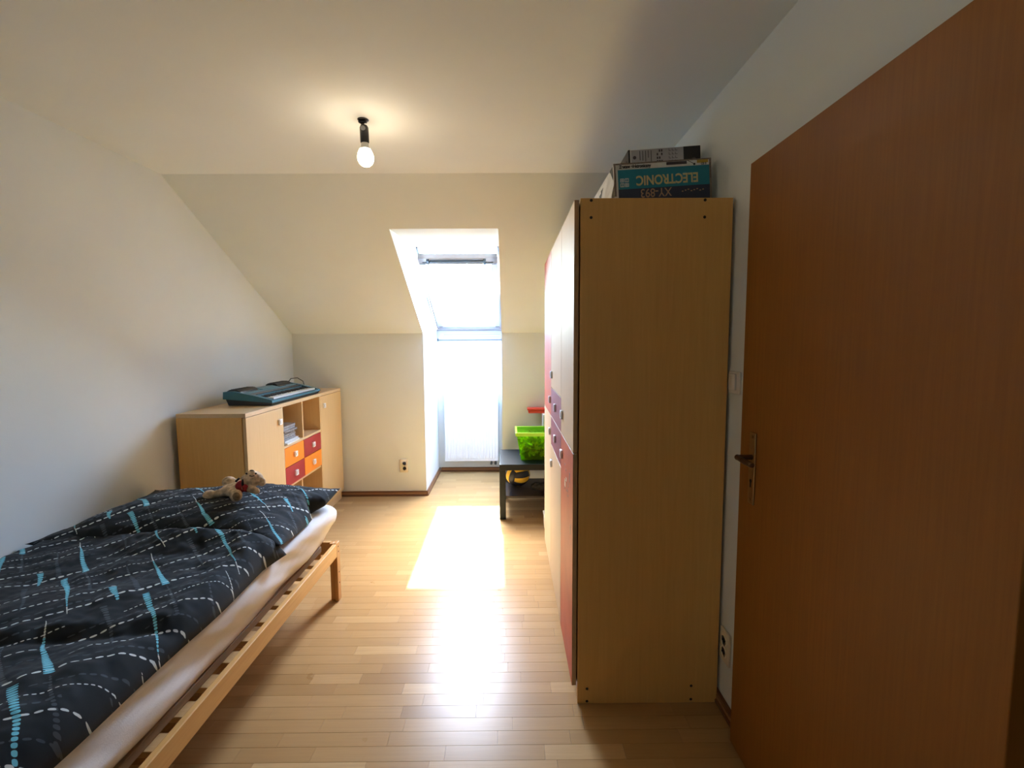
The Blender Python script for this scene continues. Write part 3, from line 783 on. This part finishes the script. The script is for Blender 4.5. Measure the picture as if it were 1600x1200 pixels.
# magazines in the left open compartment
rg = random.Random(5); z = .7275
for i in range(9):
    th = .012 if i < 2 else .0125+rg.random()*.004
    w_, d_ = (.20, .24) if i >= 2 else (.22, .26)
    w_ -= rg.random()*.01; cy, cx = 3.345+rg.uniform(-.006, .006) - (.020 if i < 2 else .035), -1.65+rg.uniform(-.008, .008)
    a = rg.uniform(-.035, .035)
    nm = 'booklet' if i >= 2 else 'paper_pad'
    pos = ['', '', 'lowest dark covered', 'second lowest', 'third lowest', 'middle', 'third from top', 'second from top', 'topmost'][i]
    lab = ['lowest white paper pad under the stack in the sideboard compartment', 'second white paper pad just above the bottom of the stack'][i] if i < 2 else 'thin booklet, %s of the stack in the sideboard compartment' % pos
    T = thing(nm, lab, 'booklet' if i >= 2 else 'paper pad', (cx, cy, z), (0, 0, a), group='booklets in the sideboard compartment' if i >= 2 else None)
    ob('pages', bx(B(), -d_/2+.004, d_/2-.004, -w_/2+.004, w_/2-.004, .002, th-.002), 'paper' if i < 2 else 'paperg', T, world=False)
    bm = B(); bx(bm, -d_/2, d_/2, -w_/2, w_/2, 0, .002); bx(bm, -d_/2, d_/2, -w_/2, w_/2, th-.002, th); bx(bm, -d_/2, d_/2, -w_/2, -w_/2+.001, 0, th)
    ob('cover', bm, 'paper' if i < 2 else ('paperg' if i % 2 else 'card'), T, world=False)
    z += th+.0002

# ------------------------------------------------------------------ electronic keyboard
T = thing('electronic_keyboard', 'teal and black electronic keyboard lying on the sideboard', 'keyboard', (-1.68, 3.45, SZ), (0, 0, math.radians(0)))
kx0, kx1, ky0, ky1 = -1.842, -1.528, 3.07, 3.86
# side profile in (x,z), extruded along Y
base = [(kx0+.03, SZ+.004), (kx1-.012, SZ+.004), (kx1, SZ+.022), (kx0+.012, SZ+.048)]
ob('base', prism(B(), base, 1, ky0+.01, ky1-.01), 'blackp', T)
shell = [(kx0, SZ+.046), (kx1+.002, SZ+.020), (kx1+.002, SZ+.035), (kx1-.012, SZ+.041), (kx1-.125, SZ+.070), (kx0+.06, SZ+.096), (kx0+.004, SZ+.092)]
bm = B(); prism(bm, shell, 1, ky0, ky0+.045); prism(bm, shell, 1, ky1-.045, ky1)
mid = [(kx0, SZ+.046), (kx1+.002, SZ+.020), (kx1+.002, SZ+.033), (kx1-.012, SZ+.035), (kx1-.016, SZ+.028), (kx1-.125, SZ+.034), (kx1-.128, SZ+.066), (kx0+.06, SZ+.090), (kx0+.004, SZ+.086)]
prism(bm, mid, 1, ky0+.044, ky1-.044)
ob('shell', bm, 'teal', T)
nk = 31; kw = (ky1-ky0-.12)/nk
bm = B()
bx(bm, kx1-.126, kx1-.018, ky0+.046, ky1-.046, SZ+.030, SZ+.036)
ob('key_bed', bm, 'blackp', T)
bmref = []
for i in range(nk):
    y = ky0+.062+i*kw
    ob('white_key', bx(B(), kx1-.122, kx1-.017, y+.0006, y+kw-.0006, SZ+.036, SZ+.050, .001, seg=1), 'keywhite', T)
for i in range(nk-1):
    if i % 7 in (2, 6): continue
    y = ky0+.062+(i+1)*kw
    ob('black_key', bx(B(), kx1-.122, kx1-.062, y-kw*.27, y+kw*.27, SZ+.050, SZ+.058, .0012, seg=1), 'blackp', T)
def on_slope(x): # height of mid shell at x between kx0+.06 and kx1-.128
    t = (x-(kx0+.06))/((kx1-.128)-(kx0+.06)); return SZ+.090+(.066-.090)*t
def panel(nm, mt_, x0, x1, y0, y1, h=.003):
    bm = B(); z0, z1 = on_slope(x0), on_slope(x1)
    prism(bm, [(x0, z0-.002), (x1, z1-.002), (x1, z1+h), (x0, z0+h)], 1, y0, y1); return ob(nm, bm, mt_, T)
panel('fascia', 'lcd', kx1-.165, kx1-.131, ky0+.05, ky1-.05)
panel('trim_band', 'tealL', kx1-.188, kx1-.167, ky0+.05, ky1-.05, .004)
panel('display', 'tealL', kx0+.075, kx1-.192, ky0+.27, ky0+.50, .005)
panel('button_panel', 'lcd', kx0+.07, kx1-.192, ky0+.52, ky0+.62, .004)
for a, b_ in ((ky0+.03, ky0+.25), (ky1-.26, ky1-.03)):
    bm = B(); prism(bm, [(kx0+.01, SZ+.084), (kx0+.10, SZ+.078), (kx0+.095, SZ+.092), (kx0+.075, SZ+.104), (kx0+.03, SZ+.104), (kx0+.012, SZ+.094)], 1, a, b_)
    sp = ob('speaker', bm, 'blackp', T)
    bm = B()
    for i in range(9): y = a+.02+i*(b_-a-.04)/8; bx(bm, kx0+.03, kx0+.075, y-.003, y+.003, SZ+.1035, SZ+.1065)
    g_ = ob('grille', bm, 'lcd', sp); g_['kind'] = 'stuff'
bm = B(); tube(bm, [(-1.80, 3.90, SZ+.088), (-1.79, 3.93, SZ+.115), (-1.75, 3.96, SZ+.118), (-1.71, 3.97, SZ+.09), (-1.70, 3.985, SZ+.03), (-1.72, 4.02, SZ+.006), (-1.80, 4.1, SZ+.005), (-1.88, 4.12, SZ+.005)], .003, 8)
ob('cable', bm, 'blackp', T)

# ------------------------------------------------------------------ wardrobe
WX0, WX1, WY0, WY1, WZ = .262, .812, 1.765, 3.19, 1.934
T = thing('wardrobe', 'tall birch wardrobe with red and birch doors along the right wall', 'wardrobe', (.53, 2.48, 0))
for y0 in (WY0, 2.172, 2.692, WY1-.018):
    ob('side_panel', bx(B(), WX0, WX1, y0, y0+.018, 0, WZ, .0012), 'birchshade', T)
for a, b_ in ((WY0+.018, 2.172), (2.19, 2.692), (2.71, WY1-.018)):
    ob('top_panel', bx(B(), WX0, WX1-.006, a, b_, WZ-.022, WZ-.004), 'birchY', T)
    ob('bottom_panel', bx(B(), WX0, WX1-.006, a, b_, .060, .078), 'birchY', T)
    ob('plinth', bx(B(), WX0+.01, WX0+.026, a, b_, 0, .060), 'birchY', T)
    ob('back_panel', bx(B(), WX1-.006, WX1, a, b_, .01, WZ), 'birchdark', T)
for (y_, z_) in ((.3, WZ-.008), (.3, WZ-.068), (.71, WZ-.008), (.71, WZ-.068), (.3, .062), (.3, .010), (.71, .070), (.71, .014)):
    ob('screw_cap', cyl(B(), (y_, WY0+.004, z_), (y_, WY0-.0006, z_), .0055, seg=12), 'gap', T)
DX0, DX1 = .240, .257
def wdoor(nm, a, b_, z0, z1, mt_, lab, ky, kz, ks=(.009, .020)):
    bm = bx(B(), DX0, DX1, a+.0015, b_-.0015, z0+.0015, z1-.0015, .0012)
    for f_ in bm.faces:
        if f_.normal.x > -.9: f_.material_index = 1
    d_ = ob(nm, bm, [mt_, 'birchedge'], T, label=lab)
    bm = B(); bx(bm, DX0-.010, DX0, ky-.018, ky+.018, kz-.019, kz+.019, .002); bx(bm, DX0-.0112, DX0-.0095, ky-.009, ky+.009, kz-.010, kz+.010, .0006, mat=1)
    ob('knob', bm, ['steel', 'gap'], d_); return d_
wdoor('door', 1.766, 2.180, 1.002, WZ-.004, 'doorfront', None, 2.125, 1.095)
rd = wdoor('door', 1.766, 2.180, .073, 1.0, 'terracotta', 'terracotta red lower door nearest the camera', 2.125, .916)
wdoor('door', 2.182, 2.700, 1.166, WZ-.004, 'doorfront', None, 2.64, 1.24)
wdoor('drawer', 2.182, 2.700, 1.002, 1.164, 'bordeaux', 'dark red drawer front', 2.44, 1.083)
wdoor('drawer', 2.182, 2.700, .840, 1.0, 'bordeaux', 'dark red drawer front', 2.44, .921)
wdoor('door', 2.182, 2.700, .073, .838, 'doorfront', None, 2.64, .742)
wdoor('door', 2.702, 3.189, 1.0, WZ-.004, 'terracotta', 'red upper door farthest from the camera', 2.745, 1.09)
wdoor('door', 2.702, 3.189, .073, .998, 'doorfront', None, 2.745, .905)
bm = B()
for i in range(10):
    y_, z_ = random.uniform(1.9, 2.1), random.uniform(.78, .90); bx(bm, DX0-.0006, DX0, y_-.006, y_+.006, z_-.004, z_+.004)
bx(bm, DX0-.0006, DX0, 1.86, 1.875, .86, .90); bx(bm, DX0-.0006, DX0, 1.83, 1.838, .66, .70)
ob('sticker', bm, 'card', rd, label='small worn stickers on the red door')
bm = B(); bx(bm, DX0-.0006, DX0, 2.0, 2.03, .80, .83); bx(bm, DX0-.0006, DX0, 1.96, 1.985, .835, .85); ob('sticker', bm, 'cream', rd)

# ------------------------------------------------------------------ boxes on the wardrobe
TZ = WZ
ang = math.radians(2.2)
T = thing('kit_box', 'worn teal and white electronics kit box printed upside down, on top of the wardrobe', 'box', (.425, 1.93, TZ+.003), (0, -math.radians(3.4), 0))
BW, BD, BH = .378, .50, .173
FRM = Matrix(((1, 0, 0, 0), (0, 0, -1, 0), (0, 1, 0, 0), (0, 0, 0, 1)))     # text plane XY -> front face XZ facing -Y
ob('carton', bx(B(), 0, BW, 0, BD, 0, BH, .003), 'paper', T, world=False)
ob('front_print', bx(bx(B(), .014, BW-.004, -.0012, 0, .001, .149), .014, BW-.004, -.0016, -.001, .001, .075, mat=1), ['boxteal', 'boxnavy'], T, world=False)
def ftxt(s, size, x, z, flip, bold=0, dy=-.0025, align='CENTER', sx=1.0):
    mx = Matrix.Translation((x, dy, z)) @ FRM @ Matrix.Rotation(math.pi if flip else 0, 4, 'Z') @ Matrix.Diagonal((sx, 1, 1, 1))
    return textbm(s, size, mx, .0005, bold, align)
ob('lettering', ftxt('ELECTRONIC', .050, .206, .121, True, .0012, sx=.82), 'gold', T, world=False, label='pale gold word ELECTRONIC printed upside down')
ob('lettering', ftxt('XY-893', .046, .160, .071, True, .0003, sx=.86), 'bronzeprint', T, world=False, label='bronze code XY-893 printed upside down')
bm = B()
for i in range(2):
    for j in range(2):
        x_, z_ = .022+i*.0185, .084+j*.018
        bx(bm, x_, x_+.015, -.0022, -.001, z_, z_+.002); bx(bm, x_, x_+.015, -.0022, -.001, z_+.012, z_+.014); bx(bm, x_, x_+.002, -.0022, -.001, z_, z_+.014); bx(bm, x_+.013, x_+.015, -.0022, -.001, z_, z_+.014)
        bx(bm, x_+.0065, x_+.0085, -.0022, -.001, z_+.002, z_+.012)
        if (i+j) % 2: bx(bm, x_+.002, x_+.013, -.0022, -.001, z_+.006, z_+.008)
ob('emblem', bm, 'paper', T, world=False)
bm = B()
for i in range(8): x_ = .262+i*.0115; bx(bm, x_, x_+.006, -.0022, -.0014, .052+(i % 3)*.003, .056+(i % 3)*.003)
ob('small_print', bm, 'bronzeprint', T, world=False)
ob('lettering', ftxt('Zestaw elektroniczny', .0165, .020, .1545, False, .0007, align='LEFT', sx=.86), 'blackprint', T, world=False, label='black words Zestaw elektroniczny on the white strip')
bm = B(); bx(bm, .205, .285, -.0018, 0, .157, .168, .001); ob('dark_tag', bm, 'greyprint', T, world=False)
bm = B(); bx(bm, .325, .368, -.0018, 0, .158, .170); ob('yellow_label', bm, 'label', T, world=False)
ob('lettering', ftxt('CE 0', .0105, .350, .1505, False, .0003), 'blackprint', T, world=False)
bm = B(); tube(bm, [(.288, -.002, .171), (.292, -.002, .166), (.30, -.002, .163), (.308, -.002, .158), (.313, -.002, .155)], .0010, 6); cyl(bm, (.314, -.001, .154), (.314, -.003, .154), .004)
ob('wire_drawing', bm, 'blackprint', T, world=False)
bm = B(); bx(bm, -.002, BW+.002, -.002, .0, BH-.004, BH+.001); bx(bm, -.002, .006, -.0022, 0, .05, BH); bx(bm, BW-.006, BW+.002, -.0022, 0, .02, BH)
ob('lid_rim', bm, 'card', T, world=False)
bm = B()
for (y_, z_, w_, h_) in ((.02, .12, .05, .05), (.12, .03, .07, .05), (.16, .13, .10, .02), (.24, .05, .06, .09), (.34, .10, .08, .04), (.40, .02, .05, .06)): bx(bm, -.0015, 0, y_, y_+w_, z_, z_+h_)
ob('side_print', bm, 'blackprint', T, world=False)
bm = B(); bx(bm, -.0022, 0, .015, .065, .085, .115); ob('side_label', bm, 'label', T, world=False)
# torn flaps at the left side
bm = B(); v = [bm.verts.new(p) for p in ((-.001, .0, .10), (-.018, .03, .02), (-.03, .10, .05), (-.022, .16, .012), (-.012, .22, .09), (-.001, .20, .15), (-.001, .06, .16))]
bm.faces.new(v); bmesh.ops.triangulate(bm, faces=bm.faces); r = bmesh.ops.solidify(bm, geom=bm.faces[:], thickness=.0012)
ob('torn_flap', bm, 'paper', T, world=False)
# second box
T = thing('flat_game_box', 'grey and black printed box lying on top of the teal kit box', 'box', (.503, 2.04, TZ+BH+.0035+.0062), (0, -math.radians(3.4), math.radians(-1)))
W2, D2, H2 = .298, .36, .088
ob('carton', bx(B(), 0, W2, 0, D2, 0, H2, .002), 'paper', T, world=False)
ob('front_print', bx(B(), .01, W2-.07, -.001, 0, .003, H2-.002), 'greybox', T, world=False)
bm = B(); bx(bm, W2-.073, W2-.004, -.0015, 0, .001, H2-.001); ob('black_print', bm, 'blackprint', T, world=False); ob('dark_edge', bx(B(), -.0012, .006, -.0013, .3, .0, H2), 'blackprint', T, world=False)
bm = B(); lathe(bm, [(.004, 0), (.007, .004), (.009, .018), (.006, .026)], (0, 0, 0), 12); bmesh.ops.transform(bm, matrix=Matrix.Translation((W2-.032, -.0015, .016)) @ Matrix.Diagonal((1, .15, 1, 1)), verts=bm.verts)
ob('printed_bulb', bm, 'greyprint', T, world=False)
bm = B(); rg = random.Random(9)
cyl(bm, (.024, -.0018, .033), (.024, -.0008, .033), .007, seg=16)
for i in range(5): x_ = .045+i*.0115; bx(bm, x_, x_+.0025, -.0018, -.0008, .012+rg.random()*.02, .058)
for i in range(4):
    for j in range(4): bx(bm, .115+i*.009, .115+i*.009+.006, -.0018, -.0008, .008+j*.014, .008+j*.014+.009) if (i+j) % 4 != 3 and i < 3 else None
for i in range(3):
    for j in range(4): bx(bm, .165+i*.013, .165+i*.013+.009, -.0018, -.0008, .006+j*.015, .0075+j*.015); bx(bm, .165+i*.013, .1665+i*.013, -.0018, -.0008, .006+j*.015, .015+j*.015)
bmesh.ops.translate(bm, vec=(0, 0, .023), verts=bm.verts); ob('printed_symbols', bm, 'greyprint', T, world=False)
bm = B()
for (y_, z_, w_, h_) in ((.03, .02, .05, .035), (.12, .008, .06, .02), (.22, .03, .06, .03)): bx(bm, -.003, -.001, y_, y_+w_, z_, z_+h_)
ob('side_print', bm, 'blackprint', T, world=False)
# third, dark box behind on the right
T = thing('dark_box', 'dark box standing half hidden behind the kit box at the wall', 'box', (.66, 2.48, TZ))
ob('carton', bx(B(), .50, .800, 2.46, 2.72, TZ, TZ+.18, .003), 'boxnavy', T); ob('lid', bx(B(), .497, .803, 2.457, 2.723, TZ+.15, TZ+.185, .003), 'boxteal', T)

# ------------------------------------------------------------------ table with shelf
T = thing('side_table', 'small black square side table with a lower shelf in the back corner', 'table', (.19, 4.0, 0))
tx0, tx1, ty0, ty1 = -.079, .468, 3.735, 4.275
ob('table_top', bx(B(), tx0, tx1, ty0, ty1, .402, .450, .0015), 'blacktable', T)
for x_ in (tx0, tx1-.05):
    for y_ in (ty0, ty1-.05): ob('leg', bx(B(), x_, x_+.05, y_, y_+.05, 0, .402, .0015), 'blacktable', T)
ob('shelf', bx(B(), tx0+.02, tx1-.02, ty0+.02, ty1-.02, .168, .186, .001), 'shelfblack', T)
# volleyball
c_ = Vector((.072, 4.03, .1865+.105)); R_ = .105
VB = thing('volleyball', 'yellow and navy volleyball on the lower shelf of the black table', 'ball', (c_.x, c_.y, .1865))
def ballpanel(face, strip, mt_):
    """face 0..5, strip 0..2 -> raised curved panel"""
    bm = B(); n_ = 9; g = []
    for i in range(n_+1):
        row = []
        for j in range(n_+1):
            u = -1+2*i/n_; w0_, w1_ = -1+2*strip/3, -1+2*(strip+1)/3
            edge = .025
            v_ = (w0_+edge)+(w1_-w0_-2*edge)*j/n_; u *= (1-.025)
            tu, tv = math.tan(u*math.pi/4), math.tan(v_*math.pi/4)
            d = [(1, tu, tv), (-1, tv, tu), (tv, 1, tu), (tu, -1, tv), (tu, tv, 1), (tv, tu, -1)][face]
            rr2 = R_ if 0 < i < n_ and 0 < j < n_ else R_-.003
            row.append(bm.verts.new(Matrix.Rotation(.5, 3, 'Z') @ Matrix.Rotation(.35, 3, 'X') @ (Vector(d).normalized()*rr2)+c_))
        g.append(row)
    for i in range(n_):
        for j in range(n_): bm.faces.new((g[i][j], g[i+1][j], g[i+1][j+1], g[i][j+1]))
    bmesh.ops.recalc_face_normals(bm, faces=bm.faces)
    cc = sum((f_.calc_center_median() for f_ in bm.faces), Vector())/len(bm.faces)
    if bm.faces[0].normal.dot(cc-c_) < 0: bmesh.ops.reverse_faces(bm, faces=bm.faces)
    return ob('panel', bm, mt_, VB, True)
ob('bladder', ball(B(), c_, R_-.003), 'navy', VB, True)
for f_ in range(6):
    for s_ in range(3): ballpanel(f_, s_, ['yellow', 'navy', 'yellow'][s_] if f_ % 2 == 0 else ['navy', 'yellow', 'navy'][s_])
# crumpled bag / shoes on shelf
bm = B(); rg = random.Random(4)
for i in range(10): ball(bm, (.245+.014*i*1.0-.03+.008*rg.random(), 3.90+rg.uniform(-.03, .03), .1865+.03+.01*rg.random()), .030+.012*rg.random(), (1.2, 1, .75), sub=3)
sh = ob('crumpled_bag', bm, 'darkcloth', None, True)
md = sh.modifiers.new('r', 'REMESH'); md.mode = 'VOXEL'; md.voxel_size = .005; md.use_smooth_shade = True
tx = bpy.data.textures.new('bag_folds', 'CLOUDS'); tx.noise_scale = .03; md2 = sh.modifiers.new('d', 'DISPLACE'); md2.texture = tx; md2.strength = .018
dg = bpy.context.evaluated_depsgraph_get(); me2 = bpy.data.meshes.new_from_object(sh.evaluated_get(dg)); me2.name = 'crumpled_bag'; sh.modifiers.clear(); sh.data = me2
for v_ in me2.vertices: v_.co.z = max(v_.co.z, .1868)
tag(sh, 'dark crumpled bag beside the ball on the black table shelf', 'bag')
# green storage box with toy pieces
G = thing('storage_box', 'translucent green plastic box of toys standing on the black table', 'box', (.24, 4.0, .45))
gx0, gx1, gy0, gy1, gz = .052, .43, 3.83, 4.15, .45
def taper(bm, z0, z1, ins0, ins1, th):
    def rect(i, z): return [Vector((gx0+i, gy0+i, z)), Vector((gx1-i, gy0+i, z)), Vector((gx1-i, gy1-i, z)), Vector((gx0+i, gy1-i, z))]
    rings = [rect(ins0, z0), rect(ins1, z1), rect(ins1+th, z1), rect(ins0+th, z0+th)]
    vs = [[bm.verts.new(p) for p in r_] for r_ in rings]
    for a, b2 in zip(vs, vs[1:]):
        for i in range(4): bm.faces.new((a[i], a[(i+1) % 4], b2[(i+1) % 4], b2[i]))
    bm.faces.new(vs[0][::-1]); bm.faces.new(vs[3]); bmesh.ops.recalc_face_normals(bm, faces=bm.faces)
bm = B(); taper(bm, gz+.001, gz+.215, .045, .010, .003); ob('tub', bm, 'greenclear', G)
bm = B()
for a in ((gx0, gx1, gy0, gy0+.016), (gx0, gx1, gy1-.016, gy1), (gx0, gx0+.016, gy0+.016, gy1-.016), (gx1-.016, gx1, gy0+.016, gy1-.016)): bx(bm, a[0], a[1], a[2], a[3], gz+.205, gz+.236, .004)
ob('rim', bm, 'greenrim', G)
ob('lid', bx(B(), gx0+.014, gx1-.014, gy0+.014, gy1-.014, gz+.222, gz+.229, .002), 'greenclear', G)
bm = B(); lay = bm.faces.layers.float.new('tone'); rg = random.Random(2)
for i in range(520):
    z_ = gz+.034+rg.random()*.155; sh_ = .05-.03*(z_-gz)/.2
    w_, d_, h_ = rg.choice(((.008, .016, .006), (.010, .010, .010), (.016, .024, .008), (.006, .03, .006)))
    mx = Matrix.Translation((rg.uniform(gx0+sh_+.015, gx1-sh_-.015), rg.uniform(gy0+sh_+.015, gy1-sh_-.015), z_)) @ __import__('mathutils').Euler((rg.random()*3, rg.random()*3, rg.random()*3)).to_matrix().to_4x4()
    n0 = len(bm.faces); bx(bm, -w_, w_, -d_, d_, -h_, h_, mtx=mx); bm.faces.ensure_lookup_table(); t_ = rg.random()
    for f_ in bm.faces[n0:]: f_[lay] = t_
pc_ = ob('toy_pieces', bm, 'pieces', None); tag(pc_, 'jumble of small toy pieces filling the green box', 'toys', kind='stuff')
# red toy lying across the far side of the box
T = thing('red_toy', 'flat red plastic toy lying on a card box behind the green storage box', 'toy', (.25, 4.28, .77))
bm = B(); ry, rz = 4.30, .7825
bx(bm, .175, .46, ry-.045, ry+.045, rz, rz+.022, .006); 
ob('tray_bottom', bm, 'red', T)
ob('tray_top', bx(B(), .165, .46, ry-.05, ry+.05, rz+.027, rz+.045, .006), 'red', T)
ob('tray_web', bx(B(), .20, .45, ry-.035, ry+.035, rz+.02, rz+.03), 'red', T)
T = thing('carton', 'plain carton standing behind the green box and mostly hidden by the wardrobe', 'box', (.38, 4.24, .45))
ob('carton_body', bx(B(), .300, .455, 4.165, 4.345, .4505, .7815, .002), 'paper', T); ob('flap', bx(B(), .302, .453, 4.1635, 4.165, .70, .78), 'paper', T)
# cream container on the floor by the wardrobe
T = thing('cream_container', 'cream rounded plastic container on the floor between wardrobe and table', 'container', (.34, 3.55, 0))
ob('tub', bx(B(), .262, .42, 3.46, 3.62, 0, .10, .022, 4), 'cream', T, True); ob('lid', bx(B(), .258, .424, 3.456, 3.624, .100, .118, .007, 3), 'cream', T, True)

# ------------------------------------------------------------------ sockets and switch
def socket_y(label):
    T = thing('wall_socket', label, 'socket', (-.976, YB, .285))
    ob('plate', bx(B(), -1.014, -.938, YB-.012, YB, .222, .348, .005), 'cream', T, True, auto=40)
    for z_ in (.308, .262):
        bm = B(); lathe(bm, [(.021, 0), (.021, .002), (.018, .003), (.015, -.006), (.002, -.007)], (0, 0, 0), 20); bmesh.ops.transform(bm, matrix=Matrix.Translation((-.970, YB-.012, z_)) @ Matrix.Rotation(math.pi/2, 4, 'X'), verts=bm.verts)
        w_ = ob('outlet', bm, 'cream', T, True, auto=40)
        bm = B()
        for dx in (-.007, .007): cyl(bm, (-.970+dx, YB-.0155, z_), (-.970+dx, YB-.011, z_), .0034, seg=8)
        cyl(bm, (-.970, YB-.016, z_+.010), (-.970, YB-.011, z_+.010), .003, seg=8); bx(bm, -.983, -.957, YB-.0158, YB-.0150, z_-.011, z_-.008)
        ob('pin_hole', bm, 'gap', w_)
socket_y('cream double wall socket low on the back wall left of the niche')
def plate_x(label, y, z):
    T = thing('wall_socket', label, 'socket', (XR, y, z))
    ob('plate', bx(B(), XR-.012, XR, y-.038, y+.038, z-.062, z+.062, .005), 'cream', T, True, auto=40)
    for dz in (.023, -.023):
        bm = B(); lathe(bm, [(.021, 0), (.021, .002), (.018, .003), (.015, -.006), (.002, -.007)], (0, 0, 0), 20); bmesh.ops.transform(bm, matrix=Matrix.Translation((XR-.012, y, z+dz)) @ Matrix.Rotation(-math.pi/2, 4, 'Y'), verts=bm.verts)
        w_ = ob('outlet', bm, 'cream', T, True, auto=40)
        bm = B()
        for dy in (-.007, .007): cyl(bm, (XR-.016, y+dy, z+dz), (XR-.011, y+dy, z+dz), .0034, seg=8)
        ob('pin_hole', bm, 'gap', w_)
plate_x('white double wall socket low on the right wall between wardrobe and door', 1.722, .262)
T = thing('light_switch', 'white light switch on the right wall between wardrobe and door', 'switch', (XR, 1.72, 1.27))
ob('plate', bx(B(), XR-.010, XR, 1.682, 1.762, 1.230, 1.310, .004), 'whitep', T, True, auto=40)
ob('rocker', bx(B(), XR-.018, XR-.009, 1.700, 1.748, 1.243, 1.303, .003), 'whitep', T, True, auto=40)

# ------------------------------------------------------------------ door leaf opened flat against the right wall
D = bpy.data.objects.new('door_1', None); COL.objects.link(D); D['kind'] = 'structure'; D['label'] = 'beech veneered door leaf opened flat against the right wall'
D.matrix_basis = Matrix.Translation((.80, .69, 0)); D.location = (.80, .69, 0)
LX0, LX1, LY0, LY1 = .775, .812, .690, 1.572
ob('leaf', bx(B(), LX0, LX1, LY0, LY1, .012, 1.982, .002), 'beechdoor', D)
hp = 1.487; 
bm = B(); bx(bm, LX0-.005, LX0, hp-.018, hp+.018, .900, 1.132, .0024)
hpn = ob('handle_plate', bm, 'brass', D)
bm = B(); cyl(bm, (LX0-.005, hp, 1.052), (LX0-.050, hp, 1.052), .0085, seg=16); ball(bm, (LX0-.050, hp, 1.052), .0095, sub=2); tube(bm, [(LX0-.050, hp, 1.052), (LX0-.054, hp-.04, 1.052), (LX0-.050, hp-.085, 1.049)], .0085, 12); ball(bm, (LX0-.050, hp-.088, 1.049), .0088, sub=2)
ob('lever', bm, 'bronze', D, True, auto=50)
bm = B(); cyl(bm, (LX0-.0062, hp, .975), (LX0-.004, hp, .975), .006, seg=12); bx(bm, LX0-.0062, LX0-.004, hp-.003, hp+.003, .955, .972); ob('keyhole', bm, 'gap', D)
bm = B(); cyl(bm, (LX0-.0072, hp, 1.118), (LX0-.004, hp, 1.118), .0045, seg=10); cyl(bm, (LX0-.0072, hp, .915), (LX0-.004, hp, .915), .0045, seg=10); ob('screw', bm, 'brass', D)
for z_ in (.25, 1.70):
    bm = B(); cyl(bm, (LX1+.004, LY0-.004, z_-.04), (LX1+.004, LY0-.004, z_+.04), .007, seg=12); ob('hinge', bm, 'brass', D)
